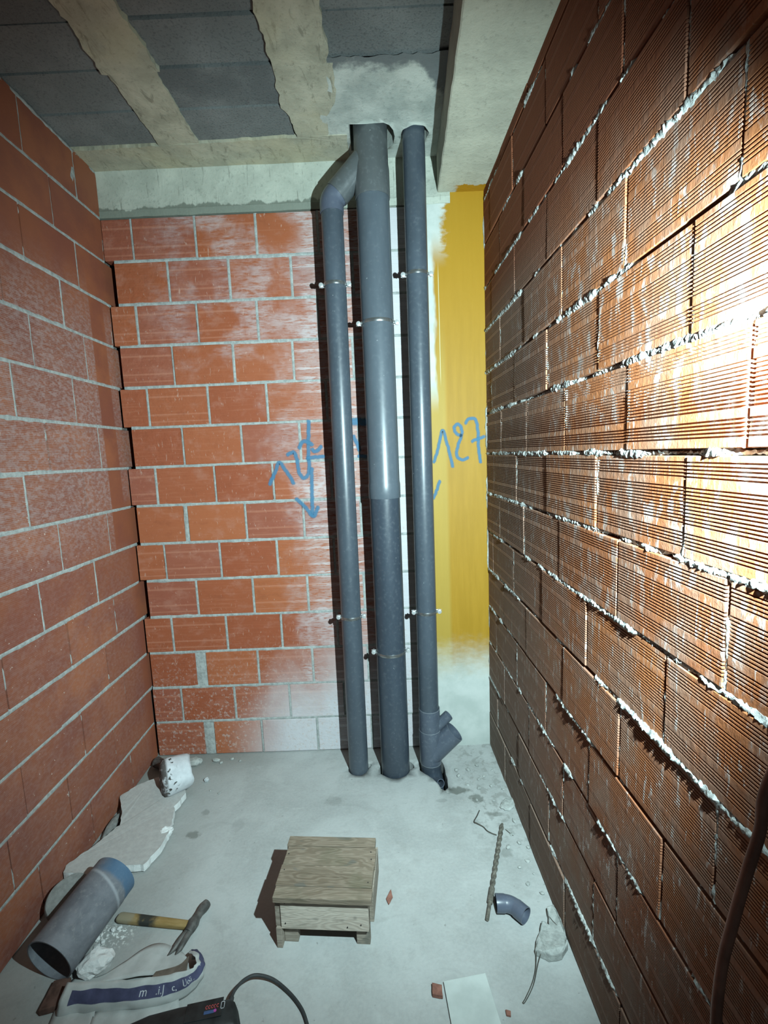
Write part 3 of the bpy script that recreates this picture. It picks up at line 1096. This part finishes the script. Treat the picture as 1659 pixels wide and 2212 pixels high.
# left pipe with its elbow
p1 = empty('drain_pipe', (Xl, YP, 0), 0, 'thin dark grey pipe on the left, bending at the top into the large pipe', 'pipe')
MB().tube([(0, 0, -.13), (0, 0, .9), (.002, 0, 1.8), (.006, 0, 2.72)], .0495, 36).build('pipe', M_PVC_M, p1, smooth=True)
path = [(.006, 0, 2.698)] + [(.006 + .06 * (1 - math.cos(a)), 0, 2.727 + .06 * math.sin(a)) for a in [PI / 4 * i / 8 for i in range(9)]]
path.append((path[-1][0] + .012, 0, path[-1][2] + .012))
MB().pipe(path, [.0535] * len(path), [.047] * len(path), 36).build('elbow', M_PVC_B, p1, smooth=True)

# large pipe: dark lower pipe, pale upper pipe with socket, wye at the ceiling
p2 = empty('drain_pipe', (Xb, 2.237, 0), 0, 'thickest vertical pipe in the middle, pale grey above and dark grey below', 'pipe')
MB().tube([(0, 0, -.13), (0, 0, 1.46)], .0725, 44).build('lower_pipe', M_PVC_D, p2, smooth=True)
MB().pipe([(0, 0, 1.41), (0, 0, 1.413), (0, 0, 1.475), (0, 0, 1.49), (0, 0, 2.80)], [.0755, .0765, .0765, .074, .074], [.0728] * 5, 44).build('upper_pipe', M_PVC_L, p2, smooth=True, angle=50)
wye = MB().pipe([(0, 0, 2.745), (0, 0, 2.75), (0, 0, 2.86), (0, 0, 2.885), (.003, 0, 3.26)], [.0765, .0778, .0778, .0745, .0745], [.0742, .0742, .0742, .07, .07], 44)
wye.pipe([(-.160, .008, 2.777), (-.06, .007, 2.877), (.0, .004, 2.937)], [.0565, .0575, .0575], [.0505] * 3, 36)
wye.build('wye_fitting', M_PVC_FD, p2, smooth=True, angle=50)

# right pipe with double wye at the floor
p3 = empty('drain_pipe', (Xr, YP, 0), 0, 'thin dark grey vertical pipe on the right with open branch at the floor', 'pipe')
MB().tube([(-.002, 0, .12), (.002, 0, 1.6), (.008, 0, 3.27)], .0497, 36).build('pipe', M_PVC_M, p3, smooth=True)
sl = MB().pipe([(0, 0, .325), (0, 0, .32), (0, 0, .15)], [.0525, .0535, .0535], [.0499] * 3, 36)
sl.pipe([(.03, -.004, .215), (.098, -.006, .283)], .0265, .0235, 24)
sl.build('sleeve_fitting', M_PVC_F, p3, smooth=True)
wy = MB().pipe([(0, 0, .212), (0, 0, .208), (0, 0, .03), (0, 0, .026)], [.0545, .0555, .0555, .0545], [.0538] * 4, 36)
wy.pipe([(.0, -.002, .066), (.125, -.004, .191)], .0545, .0505, 36)
wy.build('wye_fitting', M_PVC_F, p3, smooth=True)
MB().tube([(0, 0, .06), (0, 0, .0), (.004, -.006, -.03), (.02, -.03, -.07), (.02, -.03, -.12)], [.052, .052, .050, .042, .04], 32).build('reducer', M_PVC_D, p3, smooth=True)
MB().pipe([(.012, -.05, -.045), (.037, -.122, -.006)], .0195, .0165, 24).build('outlet_stub', M_PVC_F, p3, smooth=True)

M_RIM = mat_pvc('scuffed_pvc_rim', (.17, .185, .20), .3)
for z_, ro_ in ((.3215, .0528), (.209, .0548), (.029, .0550)):
    MB().rings([[((ro_ + .0011 * math.cos(b)) * math.cos(a), (ro_ + .0011 * math.cos(b)) * math.sin(a), z_ + .0014 * math.sin(b)) for b in [2 * PI * j / 8 for j in range(8)]] for a in [2 * PI * k / 40 for k in range(41)]], True, False).build('rim', M_RIM, p3, smooth=True)


def clamp(x, y, z, r, label, tilt):
    root = empty('pipe_clamp', (x, y, z), 0, label, 'clamp')
    b = MB()
    seg = 40
    prof = [(r + .0008, -.0075), (r + .0030, -.0075), (r + .0042, -.003), (r + .0042, .003), (r + .0030, .0075), (r + .0008, .0075)]
    b.rings([[(q[0] * math.cos(2 * PI * k / seg), q[0] * math.sin(2 * PI * k / seg), q[1]) for q in prof] for k in range(seg + 1)], True, False)
    b.build('band', M_BAND, root, smooth=True, angle=50)
    for sx in (-1, 1):
        lg = MB().box((sx * r * .96 if sx > 0 else -r - .024, -.004, -.0085), (r + .024 if sx > 0 else -r * .96, .004, .0085))
        lug = lg.build('lug', M_STEEL, root, bevel=.0012)
        s_ = MB().tube([(sx * (r + .014), -.016, 0), (sx * (r + .014), -.0145, 0), (sx * (r + .014), -.008, 0), (sx * (r + .014), -.0078, 0), (sx * (r + .014), .02, 0)], [.006, .0105, .0115, .0045, .0045], 20)
        s_.build('screw', M_STEEL, lug, smooth=True)
    MB().tube([(0, r, 0), (0, DY - y + .01, 0)], .0045, 12).build('stud', M_ANCH, root, smooth=True)
    return root


clamp(Xl + .004, YP, 2.392, .0495, 'upper steel clamp with two screws on the left thin pipe', 0)
clamp(Xl + .001, YP, .824, .0495, 'lower steel clamp with two screws on the left thin pipe', 0)
clamp(Xb, 2.237, 2.215, .074, 'upper steel clamp round the pale part of the thickest pipe', 0)
clamp(Xb, 2.237, .640, .0725, 'lower steel clamp round the dark part of the thickest pipe', 0)
clamp(Xr + .004, YP, 2.422, .0497, 'upper steel clamp with two screws on the right thin pipe', 0)
clamp(Xr + .001, YP, .834, .0497, 'lower steel clamp with two screws on the right thin pipe', 0)

# ------------------------------------------------------------------ wooden step stool
st = empty('step_stool', (-.257, 1.461, 0), math.radians(-4), 'small weathered wooden step stool of nailed boards in the middle of the floor', 'stool')


def board(name, a, b, mat, parent=st, bev=.0015, loc=None):
    # mesh kept about its own centre so that the grain follows each board
    c = tuple((p + q) / 2 for p, q in zip(a, b))
    return MB().box(tuple(p - r for p, r in zip(a, c)), tuple(q - r for q, r in zip(b, c))).build(name, mat, parent, c, bevel=bev)


HW = .162
for y0, y1, dz, xo in ((-.122, -.0805, 0, .003), (-.0785, .0005, .001, 0), (.0025, .078, 0, .002), (.080, .121, .003, -.004)):
    board('top_plank', (-HW + xo, y0, .184 + dz), (HW + xo, y1, .204 + dz), M_WOOD_T)
board('front_board', (-.142, -.105, .070), (.150, -.088, .1838), M_WOOD_F)
board('back_board', (-.142, .088, .070), (.142, .105, .1838), M_WOOD_F)
board('side_board', (-.162, -.100, .075), (-.1435, .105, .1838), M_WOOD_L)
board('side_board', (.1515, -.085, .085), (.166, .105, .1838), M_WOOD_L)
for x0, x1, y0, y1 in ((-.160, -.141, -.108, -.06), (-.160, -.141, .06, .108)):
    board('leg', (x0, y0, 0), (x1, y1, .0742), M_WOOD_L)
for x0, x1, y0, y1 in ((-.140, -.093, -.086, -.062), (-.140, -.093, .06, .086), (.105, .150, -.086, -.062), (.105, .150, .06, .086)):
    board('leg', (x0, y0, 0), (x1, y1, .1838), M_WOOD_L)
for x, z in ((-.125, .168), (-.127, .092), (.118, .170), (.125, .095), (.08, .085)):
    MB().tube([(x, -.107, z), (x, -.104, z)], .0022, 10).build('nail', M_ANCH, st)
for x, y in ((-.148, -.02), (-.15, .045), (.15, .03), (.148, -.06), (.146, .06), (-.146, .1)):
    MB().tube([(x, y, .2035), (x, y, .2058)], .002, 10).build('nail', M_ANCH, st)

# ------------------------------------------------------------------ lying pipe offcut
u = Vector((.22, .967, .13)).normalized()
c1 = Vector((-1.119, 1.279, .0815))
rot = Vector((0, 0, 1)).rotation_difference(u).to_euler()
R_ = .082
off = MB()
off.pipe([(0, 0, 0), (0, 0, .16), (0, 0, .222), (0, 0, .232), (0, 0, .275)], [R_, R_, R_, R_ * .985, R_ * .985], [R_ - .0045] * 5, 48)
po = off.build('pipe_offcut', M_OLD, None, c1, rot, True)
tag(po, 'short wide scuffed grey pipe offcut with a blue painted end lying by the left wall', 'pipe')

# grey rounded piece behind it
g_ = blob(0, 0, .068, 21, .05, 40)
gp = MB().prism([(x * .95, y * 1.15) for x, y in g_], -.012, .012).build('cement_disc', M_STONE, None, (-1.222, 1.520, .056), (math.radians(8), math.radians(38), math.radians(-15)), False, .006)
tag(gp, 'grey rounded slab leaning between the wide pipe offcut and the left wall', 'slab')

# ------------------------------------------------------------------ polystyrene sheet
foam = [(-1.312, 2.015), (-1.267, 2.096), (-1.18, 2.175), (-1.09, 2.16), (-1.026, 2.069), (-1.04, 1.98), (-1.001, 1.849), (-1.0, 1.752), (-1.027, 1.67), (-1.087, 1.66),
        (-1.146, 1.60), (-1.191, 1.60), (-1.306, 1.612), (-1.312, 1.641), (-1.274, 1.715), (-1.221, 1.849), (-1.251, 1.925)]
fz = lambda x, y: .006 + .034 * max(0, min(1, (-1.03 - x) / .26))
fp = rough_poly(foam, .012, .006, 31)
fo = MB().prism(fp, fz, lambda x, y: fz(x, y) + .03 + .002 * nz(x * 30, y * 30, 2))
fo = fo.build('polystyrene_sheet', M_STYRO, None)
fo.data.materials.append(M_STYRO_W)
for q_ in fo.data.polygons:
    if abs(q_.normal.z) < .6:
        q_.material_index = 1
tag(fo, 'large torn dusty polystyrene sheet lying along the foot of the left wall', 'foam')
for j, (x, y, sx, sy, sz, lab) in enumerate(((-1.022, 1.842, .034, .024, .02, 'small white polystyrene chunk beside the torn sheet edge'),
                                             (-.998, 1.312, .052, .036, .028, 'white polystyrene chunk lying between wide pipe offcut and sack'),)):
    tag(rock('polystyrene_chunk', (sx, sy, sz), 3 + j * 5, M_STYRO_W, (x, y, 0), .5, None, 3, .3), lab, 'foam', 'broken polystyrene chunks')

# plaster lump cast in a bucket, lying on its side
lump = MB().lathe([(.0, 0), (.066, 0), (.074, .012), (.082, .05), (.088, .10), (.084, .122), (.070, .132), (.02, .135)], 40)
for i, v in enumerate(lump.v):
    d = 1 + .07 * nz(v[0] * 18, v[1] * 18, v[2] * 18) + .05 * nz(v[0] * 45, v[1] * 45, 3)
    lump.v[i] = (v[0] * d, v[1] * d, v[2] + .008 * nz(v[0] * 25, v[1] * 25, 9))
dl = Vector((-.80, -.50, .06)).normalized()
lo_ = lump.build('plaster_lump', M_LUMP, None, (-1.028, 2.140, .102), Vector((0, 0, 1)).rotation_difference(dl).to_euler(), True, 0, 60)
tag(lo_, 'bucket-shaped lump of white plaster with dark specks at the end of the sheet', 'rubble')

# dark tin with tan end
cn = empty('tin_can', (-1.292, 2.318, .03), 0, 'small dark tin with a tan end lying in the back left corner', 'can')
dc = Vector((.80, -.42, -.02)).normalized()
q = Vector((0, 0, 1)).rotation_difference(dc).to_euler()
MB().lathe([(.024, 0), (.0275, .002), (.0275, .008), (.026, .01), (.026, .066), (.0275, .068), (.0275, .072), (.025, .0735)], 28).build('body', M_CANV, cn, (0, 0, 0), q, True)
MB().lathe([(.0262, .0735), (.0278, .075), (.0278, .084), (.024, .086), (.01, .0862)], 28).build('lid', M_TAN, cn, (0, 0, 0), q, True)

# cement stones between sheet and wall
for (x, y, sx, sy, sz, rz, lab) in ((-1.285, 1.895, .022, .075, .018, .1, 'flat grey cement piece between the sheet and the left wall'),
                                    (-1.09, 2.325, .045, .03, .018, .3, 'pale cement piece at the back wall behind the plaster lump'),
                                    (-.98, 2.345, .02, .012, .010, .0, 'small cement piece against the back wall foot')):
    tag(rock('cement_piece', (sx, sy, sz), x * 9, M_STONE if x < -1.2 else M_MORTC, (x, y, 0), rz, None, 2, .25), lab, 'rubble', 'loose cement pieces')
tag(rock('plaster_pebble', (.013, .012, .010), 8, M_PLASTER, (-.975, 2.19, 0), 0, None, 2, .2), 'single white pebble right of the plaster lump', 'rubble')

# ------------------------------------------------------------------ hammer
hm = empty('hammer', (-1.018, 1.476, 0), 0, 'claw hammer with a stained yellow wooden handle lying on the floor', 'hammer')
hv = Vector((.262, -.036, 0))
ang = math.atan2(hv.y, hv.x)
hn = MB()
rr = []
for t, w, hh in ((0, .0135, .010), (.01, .0158, .012), (.09, .0152, .0115), (.18, .0140, .0108), (.285, .0125, .010)):
    rr.append([(t, w * math.copysign(abs(math.cos(a)) ** .6, math.cos(a)), .013 + hh * math.copysign(abs(math.sin(a)) ** .6, math.sin(a))) for a in [2 * PI * k / 20 for k in range(20)]])
hn.rings(rr)
hn.build('handle', M_HANDLE, hm, (0, 0, 0), (0, 0, ang), True)
hd = MB()
poll = [(-.714, 1.514), (-.717, 1.506), (-.722, 1.492), (-.727, 1.478), (-.731, 1.462), (-.735, 1.442), (-.737, 1.425), (-.741, 1.408)]
rad = [.0150, .0168, .0165, .0135, .0135, .0195, .0175, .0145]
hd.tube([(x + 1.018, y - 1.476, .0185) for x, y in poll], rad, 20)
for dx in (-1, 1):
    cl = [(-.740 + dx * .004, 1.415), (-.746 + dx * .0065, 1.395), (-.752 + dx * .0085, 1.372), (-.758 + dx * .0105, 1.352), (-.767 + dx * .013, 1.338)]
    i0 = len(hd.v)
    rr = []
    for k, (x, y) in enumerate(cl):
        w = (.0135, .0128, .0112, .0090, .005)[k]
        tz = (.011, .010, .0085, .006, .003)[k]
        zc = (.018, .019, .018, .015, .010)[k]
        rr.append([(x + 1.018 + w * math.cos(a), y - 1.476 + w * .35 * math.cos(a), zc + tz * math.sin(a)) for a in [2 * PI * j / 12 for j in range(12)]])
    hd.rings(rr)
hd.build('head', M_IRON, hm, smooth=True, angle=60)

# ------------------------------------------------------------------ sack with a printed band
sk = empty('sack', (-.85, 1.25, 0), 0, 'folded dusty white sack with a navy blue printed band beside the drill', 'sack')
O = Vector((-.85, 1.25, 0))


def loft(lo_pts, hi_pts, n, rows, bulge=0.0, wob=0.0, v0=0.0, v1=1.0, off=0.0, seed=0):
    a, b = catmull(lo_pts, n), catmull(hi_pts, n)
    grid = []
    for i in range(n + 1):
        row = []
        t = (a[min(i + 1, n)] - a[max(i - 1, 0)])
        nn = Vector((t.y, -t.x, 0)).normalized()
        for j in range(rows + 1):
            v = v0 + (v1 - v0) * j / rows
            p = a[i].lerp(b[i], v) + nn * (bulge * math.sin(PI * v) + off) + Vector((0, 0, 1)) * (bulge * .5 * math.sin(PI * v) + off * .6)
            p += nn * wob * nz(i * .25, v * 2.5, seed)
            row.append(p)
        grid.append(row)
    return grid


def grid_mesh(grid, thick=0.0):
    mb = MB()
    mb.rings([[tuple(p - O) for p in row] for row in grid], False, False)
    return mb


bot = [(-1.041, 1.185, .003), (-.936, 1.191, .003), (-.801, 1.198, .003), (-.698, 1.216, .003), (-.650, 1.255, .003), (-.645, 1.298, .003), (-.668, 1.325, .003), (-.700, 1.335, .003)]
top = [(-1.033, 1.234, .06), (-.939, 1.231, .066), (-.810, 1.229, .070), (-.716, 1.239, .070), (-.669, 1.250, .070), (-.655, 1.270, .066), (-.672, 1.302, .06), (-.700, 1.318, .045)]
gf = loft(bot, top, 70, 10, .012, .006)
fr = grid_mesh(gf).build('front_fold', M_BAG, sk, smooth=True, angle=80)
so = fr.modifiers.new('thick', 'SOLIDIFY')
so.thickness = .0015
so.offset = 1
gs = loft(bot, top, 70, 6, .012, .006, .40, .80, .0016)
gs = gs[3:]
band = grid_mesh(gs).build('printed_band', M_NAVY, sk, smooth=True, angle=80)
# lettering bent onto the band
txt = bpy.data.curves.new('lettering', 'FONT')
txt.body = 'm   .i.J   c,   Uoli'
txt.shear = .25
txt.size = 1.0
to = bpy.data.objects.new('lettering_curve', txt)
COL.objects.link(to)
bpy.context.view_layer.update()
dg = bpy.context.evaluated_depsgraph_get()
tm = bpy.data.meshes.new_from_object(to.evaluated_get(dg))
bpy.data.objects.remove(to)
mnx, mxx = min(v.co.x for v in tm.vertices), max(v.co.x for v in tm.vertices)
u0, u1 = 20.5, 38.5
a_, b_ = catmull(bot, 70), catmull(top, 70)
for v in tm.vertices:
    uu = u0 + (u1 - u0) * (v.co.x - mnx) / (mxx - mnx)
    vv = .48 + .27 * (v.co.y / .72)
    i = min(int(uu), 69)
    f = uu - i
    A, B = a_[i].lerp(a_[i + 1], f), b_[i].lerp(b_[i + 1], f)
    t = a_[i + 1] - a_[i]
    nn = Vector((t.y, -t.x, 0)).normalized()
    w = .006 * (nz(i * .25, vv * 2.5, 0) * (1 - f) + nz((i + 1) * .25, vv * 2.5, 0) * f)
    v.co = A.lerp(B, vv) + nn * (.012 * math.sin(PI * vv) + .0026 + w) + Vector((0, 0, 1)) * (.006 * math.sin(PI * vv) + .0018) - O
tm.materials.clear()
tag(link('lettering', tm, M_WHITE, band), 'white slanted lettering on the navy band', None, None, 'stuff')
# sheet behind the fold, and a dark brown sheet painting the shade inside it
bk_lo = [(-1.06, 1.262, .012), (-.95, 1.268, .014), (-.862, 1.275, .016), (-.77, 1.281, .02), (-.705, 1.292, .02)]
bk_hi = [(-1.055, 1.285, .006), (-.96, 1.295, .007), (-.856, 1.380, .008), (-.765, 1.366, .010), (-.713, 1.334, .014)]
gb = loft(bk_lo, bk_hi, 30, 6, 0, 0)
bkm = grid_mesh(gb)
bkm.v = [(x, y, z + .004 * nz(x * 18, y * 18, 3)) for x, y, z in bkm.v]
bks = bkm.build('back_sheet', M_BAG, sk, smooth=True, angle=80)
so = bks.modifiers.new('thick', 'SOLIDIFY')
so.thickness = .002
so.offset = 1
gi = loft([(-.80, 1.240, .030), (-.73, 1.247, .030), (-.685, 1.262, .030)], [(-.79, 1.285, .024), (-.725, 1.30, .026), (-.700, 1.325, .03)], 12, 4)
grid_mesh(gi).build('inside_shade', M_BAGIN, sk, smooth=True)
# flattened left tail of the sack
gt = loft([(-1.068, 1.262, .008), (-1.045, 1.15, .008), (-1.03, 1.05, .006)], [(-.93, 1.2, .012), (-.90, 1.12, .010), (-.88, 1.04, .008)], 14, 8)
tl = grid_mesh(gt)
tl.v = [(x, y, z + .004 * nz(x * 20, y * 20, 7)) for x, y, z in tl.v]
tls = tl.build('tail', M_BAG, sk, smooth=True)
so = tls.modifiers.new('thick', 'SOLIDIFY')
so.thickness = .002
gq = loft([(-.90, 1.07, .006), (-.80, 1.12, .008), (-.66, 1.16, .008)], [(-.93, 1.195, .010), (-.80, 1.20, .010), (-.69, 1.22, .010)], 20, 6)
ql = grid_mesh(gq)
ql.v = [(x, y, z + .006 * nz(x * 20, y * 20, 9)) for x, y, z in ql.v]
qls = ql.build('front_sheet', M_BAG, sk, smooth=True)
so = qls.modifiers.new('thick', 'SOLIDIFY')
so.thickness = .002

# broken brick bit under the sack
ch = MB().prism(rough_poly([(-1.105, 1.270), (-1.055, 1.280), (-1.05, 1.20), (-1.095, 1.19)], .02, .004, 3), .001, .022).build('brick_shard', M_CHIP, None, bevel=.003)
ch.data.materials.clear()
ch.data.materials.append(M_SHARD)
tag(ch, 'dark red brick shard poking out left of the sack', 'rubble')

# ------------------------------------------------------------------ drill
dr = empty('power_drill', (-.494, 1.128, 0), math.radians(9.5), 'black power drill with a cord lying at the bottom edge of the view', 'drill')
rr = []
# local x runs from the rear end to the chuck (negative x), y towards the wall
for x, hw, zt, zb in ((.018, .030, .060, .018), (.012, .037, .078, .010), (.0, .041, .086, .006), (-.05, .043, .090, .004), (-.14, .044, .092, .004), (-.22, .043, .088, .004), (-.27, .036, .080, .010), (-.31, .028, .070, .018)):
    zc, hz = (zt + zb) / 2, (zt - zb) / 2
    rr.append([(x - .012 * math.cos(a), hw * math.copysign(abs(math.cos(a)) ** .55, math.cos(a)), zc + hz * math.copysign(abs(math.sin(a)) ** .55, math.sin(a))) for a in [2 * PI * k / 28 for k in range(28)]])
MB().rings(rr).build('housing', M_DRILL, dr, smooth=True, angle=60)
MB().tube([(-.30, 0, .044), (-.33, 0, .044), (-.37, 0, .044), (-.375, 0, .044)], [.026, .026, .020, .015], 24).build('chuck', M_IRON, dr, smooth=True)
MB().tube([(-.02, -.02, .05), (-.02, -.07, .047), (-.03, -.14, .042), (-.035, -.18, .04)], [.03, .027, .026, .028], 20).build('handle', M_DRILL, dr, smooth=True)
pl = MB().box((-.125, -.012, .0900), (-.025, .034, .0928)).build('name_plate', M_DRILL, dr, bevel=.001)
lt = MB()
for k, w in enumerate((.006, .0055, .006, .005, .006)):
    x = -.072 + k * .0075
    lt.box((x, .010, .0928), (x + .0018, .019, .0934)).box((x, .017, .0928), (x + w, .019, .0934)).box((x, .010, .0928), (x + w, .0118, .0934))
tag(lt.build('lettering', M_RED, pl), None, None, None, 'stuff')
MB().box((-.074, -.002, .0928), (-.046, .006, .0934)).build('blue_mark', M_BLUEL, pl)
MB().tube([(-.044, .003, .0926), (-.044, .003, .0936)], .004, 14).build('magenta_mark', M_MAG, pl)
fr_ = MB()
for a, b in (((-.030, .004), (-.0285, .022)), ((-.021, .004), (-.0195, .022)), ((-.030, .0205), (-.0195, .022)), ((-.030, .004), (-.0195, .0055))):
    fr_.box((a[0], a[1], .0928), (b[0], b[1], .0935))
fr_.build('symbol', M_WHITE, pl)
cordp = catmull([(-.512, 1.160, .048), (-.515, 1.190, .050), (-.510, 1.216, .045), (-.493, 1.246, .035), (-.464, 1.264, .025), (-.412, 1.258, .015), (-.355, 1.225, .0085), (-.313, 1.186, .0075), (-.290, 1.150, .0065), (-.272, 1.105, .0065), (-.262, 1.03, .0065), (-.27, .9, .0065)], 90)
mw = Matrix.Translation(dr.location) @ Matrix.Rotation(math.radians(9.5), 4, 'Z')
inv = mw.inverted()
MB().tube([inv @ p for p in cordp], [.0075 if k < 8 else .0048 for k in range(91)], 14).build('cord', M_RUBBER, dr, smooth=True)

# ------------------------------------------------------------------ right hand floor items
bd = MB().prism([(.115, 1.242), (.247, 1.261), (.268, 1.10), (.262, 1.02), (.135, 1.02), (.125, 1.12)], .004, .010).build('board_offcut', M_TILE, None, bevel=.001)
tag(bd, 'flat pale board offcut lying at the lower edge of the floor', 'board')
for pts, h_, lab in (([(.079, 1.237), (.109, 1.230), (.108, 1.200), (.078, 1.206)], .014, 'red brick chip beside the pale board'),
                     ([(.285, 1.166), (.300, 1.162), (.297, 1.150), (.284, 1.153)], .008, 'tiny red brick chip right of the pale board'),
                     ([(-.042, 1.556), (-.060, 1.520), (-.052, 1.498), (-.036, 1.526)], .007, 'pinkish brick flake right of the wooden stool')):
    o = MB().prism(rough_poly(pts, .01, .002, 5), .001, h_).build('brick_chip', M_CHIP, None, bevel=.0015)
    tag(o, lab, 'rubble', 'brick chips on the floor')

# masonry drill bit
a0, a1 = Vector((.444, 1.840, .0115)), Vector((.289, 1.425, .0115))
L = (a1 - a0).length
bt = MB()
rr = []
n = 150
fl_len = .72
for i in range(n + 1):
    t = i / n
    if t < fl_len:
        ph = t * L / .030 * 2 * PI * .5
        r0 = .0095 if t > .03 else .004 + .0055 * t / .03
        rr.append([(math.cos(a) * r0 * (.62 + .38 * abs(math.cos(a - ph)) ** 1.2), math.sin(a) * r0 * (.62 + .38 * abs(math.cos(a - ph)) ** 1.2), t * L) for a in [2 * PI * k / 20 for k in range(20)]])
    else:
        r0 = .0100 if t < .86 else .0062
        rr.append([(math.cos(a) * r0, math.sin(a) * r0, t * L) for a in [2 * PI * k / 20 for k in range(20)]])
bt.rings(rr)
o = bt.build('drill_bit', M_BITM, None, a0, Vector((0, 0, 1)).rotation_difference((a1 - a0).normalized()).to_euler(), True, 0, 50)
tag(o, 'long dusty spiral masonry drill bit lying near the right wall', 'drill bit')

# pvc elbow on the floor
e0, e1, e2 = Vector((.329, 1.467, .0285)), Vector((.381, 1.464, .0285)), Vector((.420, 1.418, .0285))
d1, d2 = (e0 - e1).normalized(), (e2 - e1).normalized()
pth = [e0, e1 + d1 * .024]
for k in range(1, 8):
    t = k / 8
    pth.append((1 - t) ** 2 * (e1 + d1 * .024) + 2 * t * (1 - t) * e1 + t * t * (e1 + d2 * .024))
pth += [e1 + d2 * .024, e2]
nn = len(pth)
rads = [.0282 if (k < 2 or k >= nn - 2) else .0265 for k in range(nn)]
o = MB().pipe([p - e1 for p in pth], rads, [r - .003 for r in rads], 32).build('pipe_elbow', M_PVC_B, None, e1, (0, 0, 0), True, 0, 50)
tag(o, 'small blue-grey plastic pipe elbow lying beside the drill bit', 'pipe fitting')

# wires
for pts, r, lab in (([(.362, 1.925, .006), (.345, 1.89, .010), (.326, 1.857, .012), (.336, 1.848, .010), (.360, 1.832, .006), (.372, 1.81, .006), (.39, 1.795, .006), (.407, 1.787, .005)], .0022, 'bent rusty wire lying above the drill bit'),
                    ([(.424, 1.318, .02), (.408, 1.275, .008), (.385, 1.235, .005), (.352, 1.195, .004), (.341, 1.184, .004), (.349, 1.186, .004), (.386, 1.228, .005), (.418, 1.284, .008), (.443, 1.318, .02)], .0013, 'thin looped tying wire below the mortar lump'),
                    ([(.500, 1.425, .02), (.505, 1.405, .022), (.525, 1.37, .022), (.532, 1.345, .018)], .002, 'short dark wire on the mortar at the right wall foot'),
                    ([(.452, 1.815, .004), (.462, 1.80, .004), (.475, 1.782, .004)], .0018, 'short straight wire right of the drill bit tip')):
    o = MB().tube(catmull(pts, 40), r, 8).build('wire', M_WIRE, None, smooth=True)
    tag(o, lab, 'wire')

# mortar lump at the right wall
o = MB().prism(rough_poly([(.416, 1.312), (.455, 1.292), (.500, 1.297), (.528, 1.325), (.538, 1.40), (.53, 1.46), (.505, 1.45), (.49, 1.39), (.468, 1.405), (.455, 1.37), (.432, 1.34)], .01, .004, 6),
               .0, lambda x, y: .026 + .012 * nz(x * 30, y * 30, 1)).build('mortar_lump', M_MORTC, None, bevel=.004)
tag(o, 'flat spilled mortar lump hugging the foot of the right wall', 'rubble')
o = rock('mortar_lump', (.045, .03, .008), 14, M_MORTC, (.50, 1.955, 0), .8, None, 3, .2)
tag(o, 'rounded mortar blob at the right wall foot above the drill bit', 'rubble')

# crumbs
crumbs = [(.305, 2.16), (.325, 2.145), (.36, 2.20), (.40, 2.13), (.43, 2.15), (.45, 2.08), (.34, 2.10), (.365, 2.0), (.48, 2.19), (.41, 2.23), (.50, 2.05), (.30, 2.20),
          (.47, 1.79), (.49, 1.74), (.44, 1.72), (.50, 1.66), (.505, 1.60), (.46, 1.63), (.51, 1.52), (.39, 2.07), (.44, 1.98), (.50, 1.86), (.47, 1.56), (.52, 1.72)]
for i, (x, y) in enumerate(crumbs):
    s_ = random.uniform(.005, .011)
    o = rock('mortar_crumb', (s_ * 1.3, s_, s_ * .6), i * 1.7, M_MORTC, (x, y, zfloor(x, y) - .001), random.uniform(0, 6), None, 1, .35)
    tag(o, 'small pale mortar crumb scattered on the floor near the right wall', 'rubble', 'mortar crumbs near the right wall')
crumbs = [(-.95, 2.33), (-.90, 2.36), (-1.18, 2.33), (-1.22, 2.30), (-1.2, 2.37), (-.85, 2.34), (-1.15, 2.28), (-.93, 2.12), (-.88, 2.10)]
for i, (x, y) in enumerate(crumbs):
    s_ = random.uniform(.005, .010)
    o = rock('cement_crumb', (s_ * 1.3, s_, s_ * .6), i * 2.7 + 40, M_MORTC, (x, y, zfloor(x, y) - .001), random.uniform(0, 6), None, 1, .35)
    tag(o, 'small cement crumb scattered on the floor along the back left corner', 'rubble', 'cement crumbs in the back left corner')
crumbs = [(-1.05, 1.427), (-1.019, 1.441), (-1.057, 1.411), (-1.03, 1.40), (-1.00, 1.445), (-1.04, 1.38)]
for i, (x, y) in enumerate(crumbs):
    s_ = random.uniform(.005, .010)
    o = rock('polystyrene_crumb', (s_ * 1.3, s_, s_ * .6), i * 3.1 + 80, M_STYRO_W, (x, y, 0), random.uniform(0, 6), None, 1, .4)
    tag(o, 'tiny white crumb on the floor beside the wide pipe offcut', 'foam', 'white crumbs by the wide pipe offcut')

# hanging cable of the work lamp
cp = catmull([(.47, .40, 1.72), (.44, .40, 1.55), (.395, .41, 1.40), (.361, .42, 1.285), (.356, .42, 1.235), (.346, .42, 1.19), (.336, .42, 1.14), (.325, .42, 1.07), (.318, .41, .98), (.32, .38, .8), (.34, .3, .45), (.36, .2, .1), (.3, .05, .008), (.2, -.2, .008)], 120)
o = MB().tube(cp, .0052, 16).build('cable', M_CORD, None, smooth=True)
tag(o, 'brown cable hanging down in front of the ribbed right wall', 'cable')
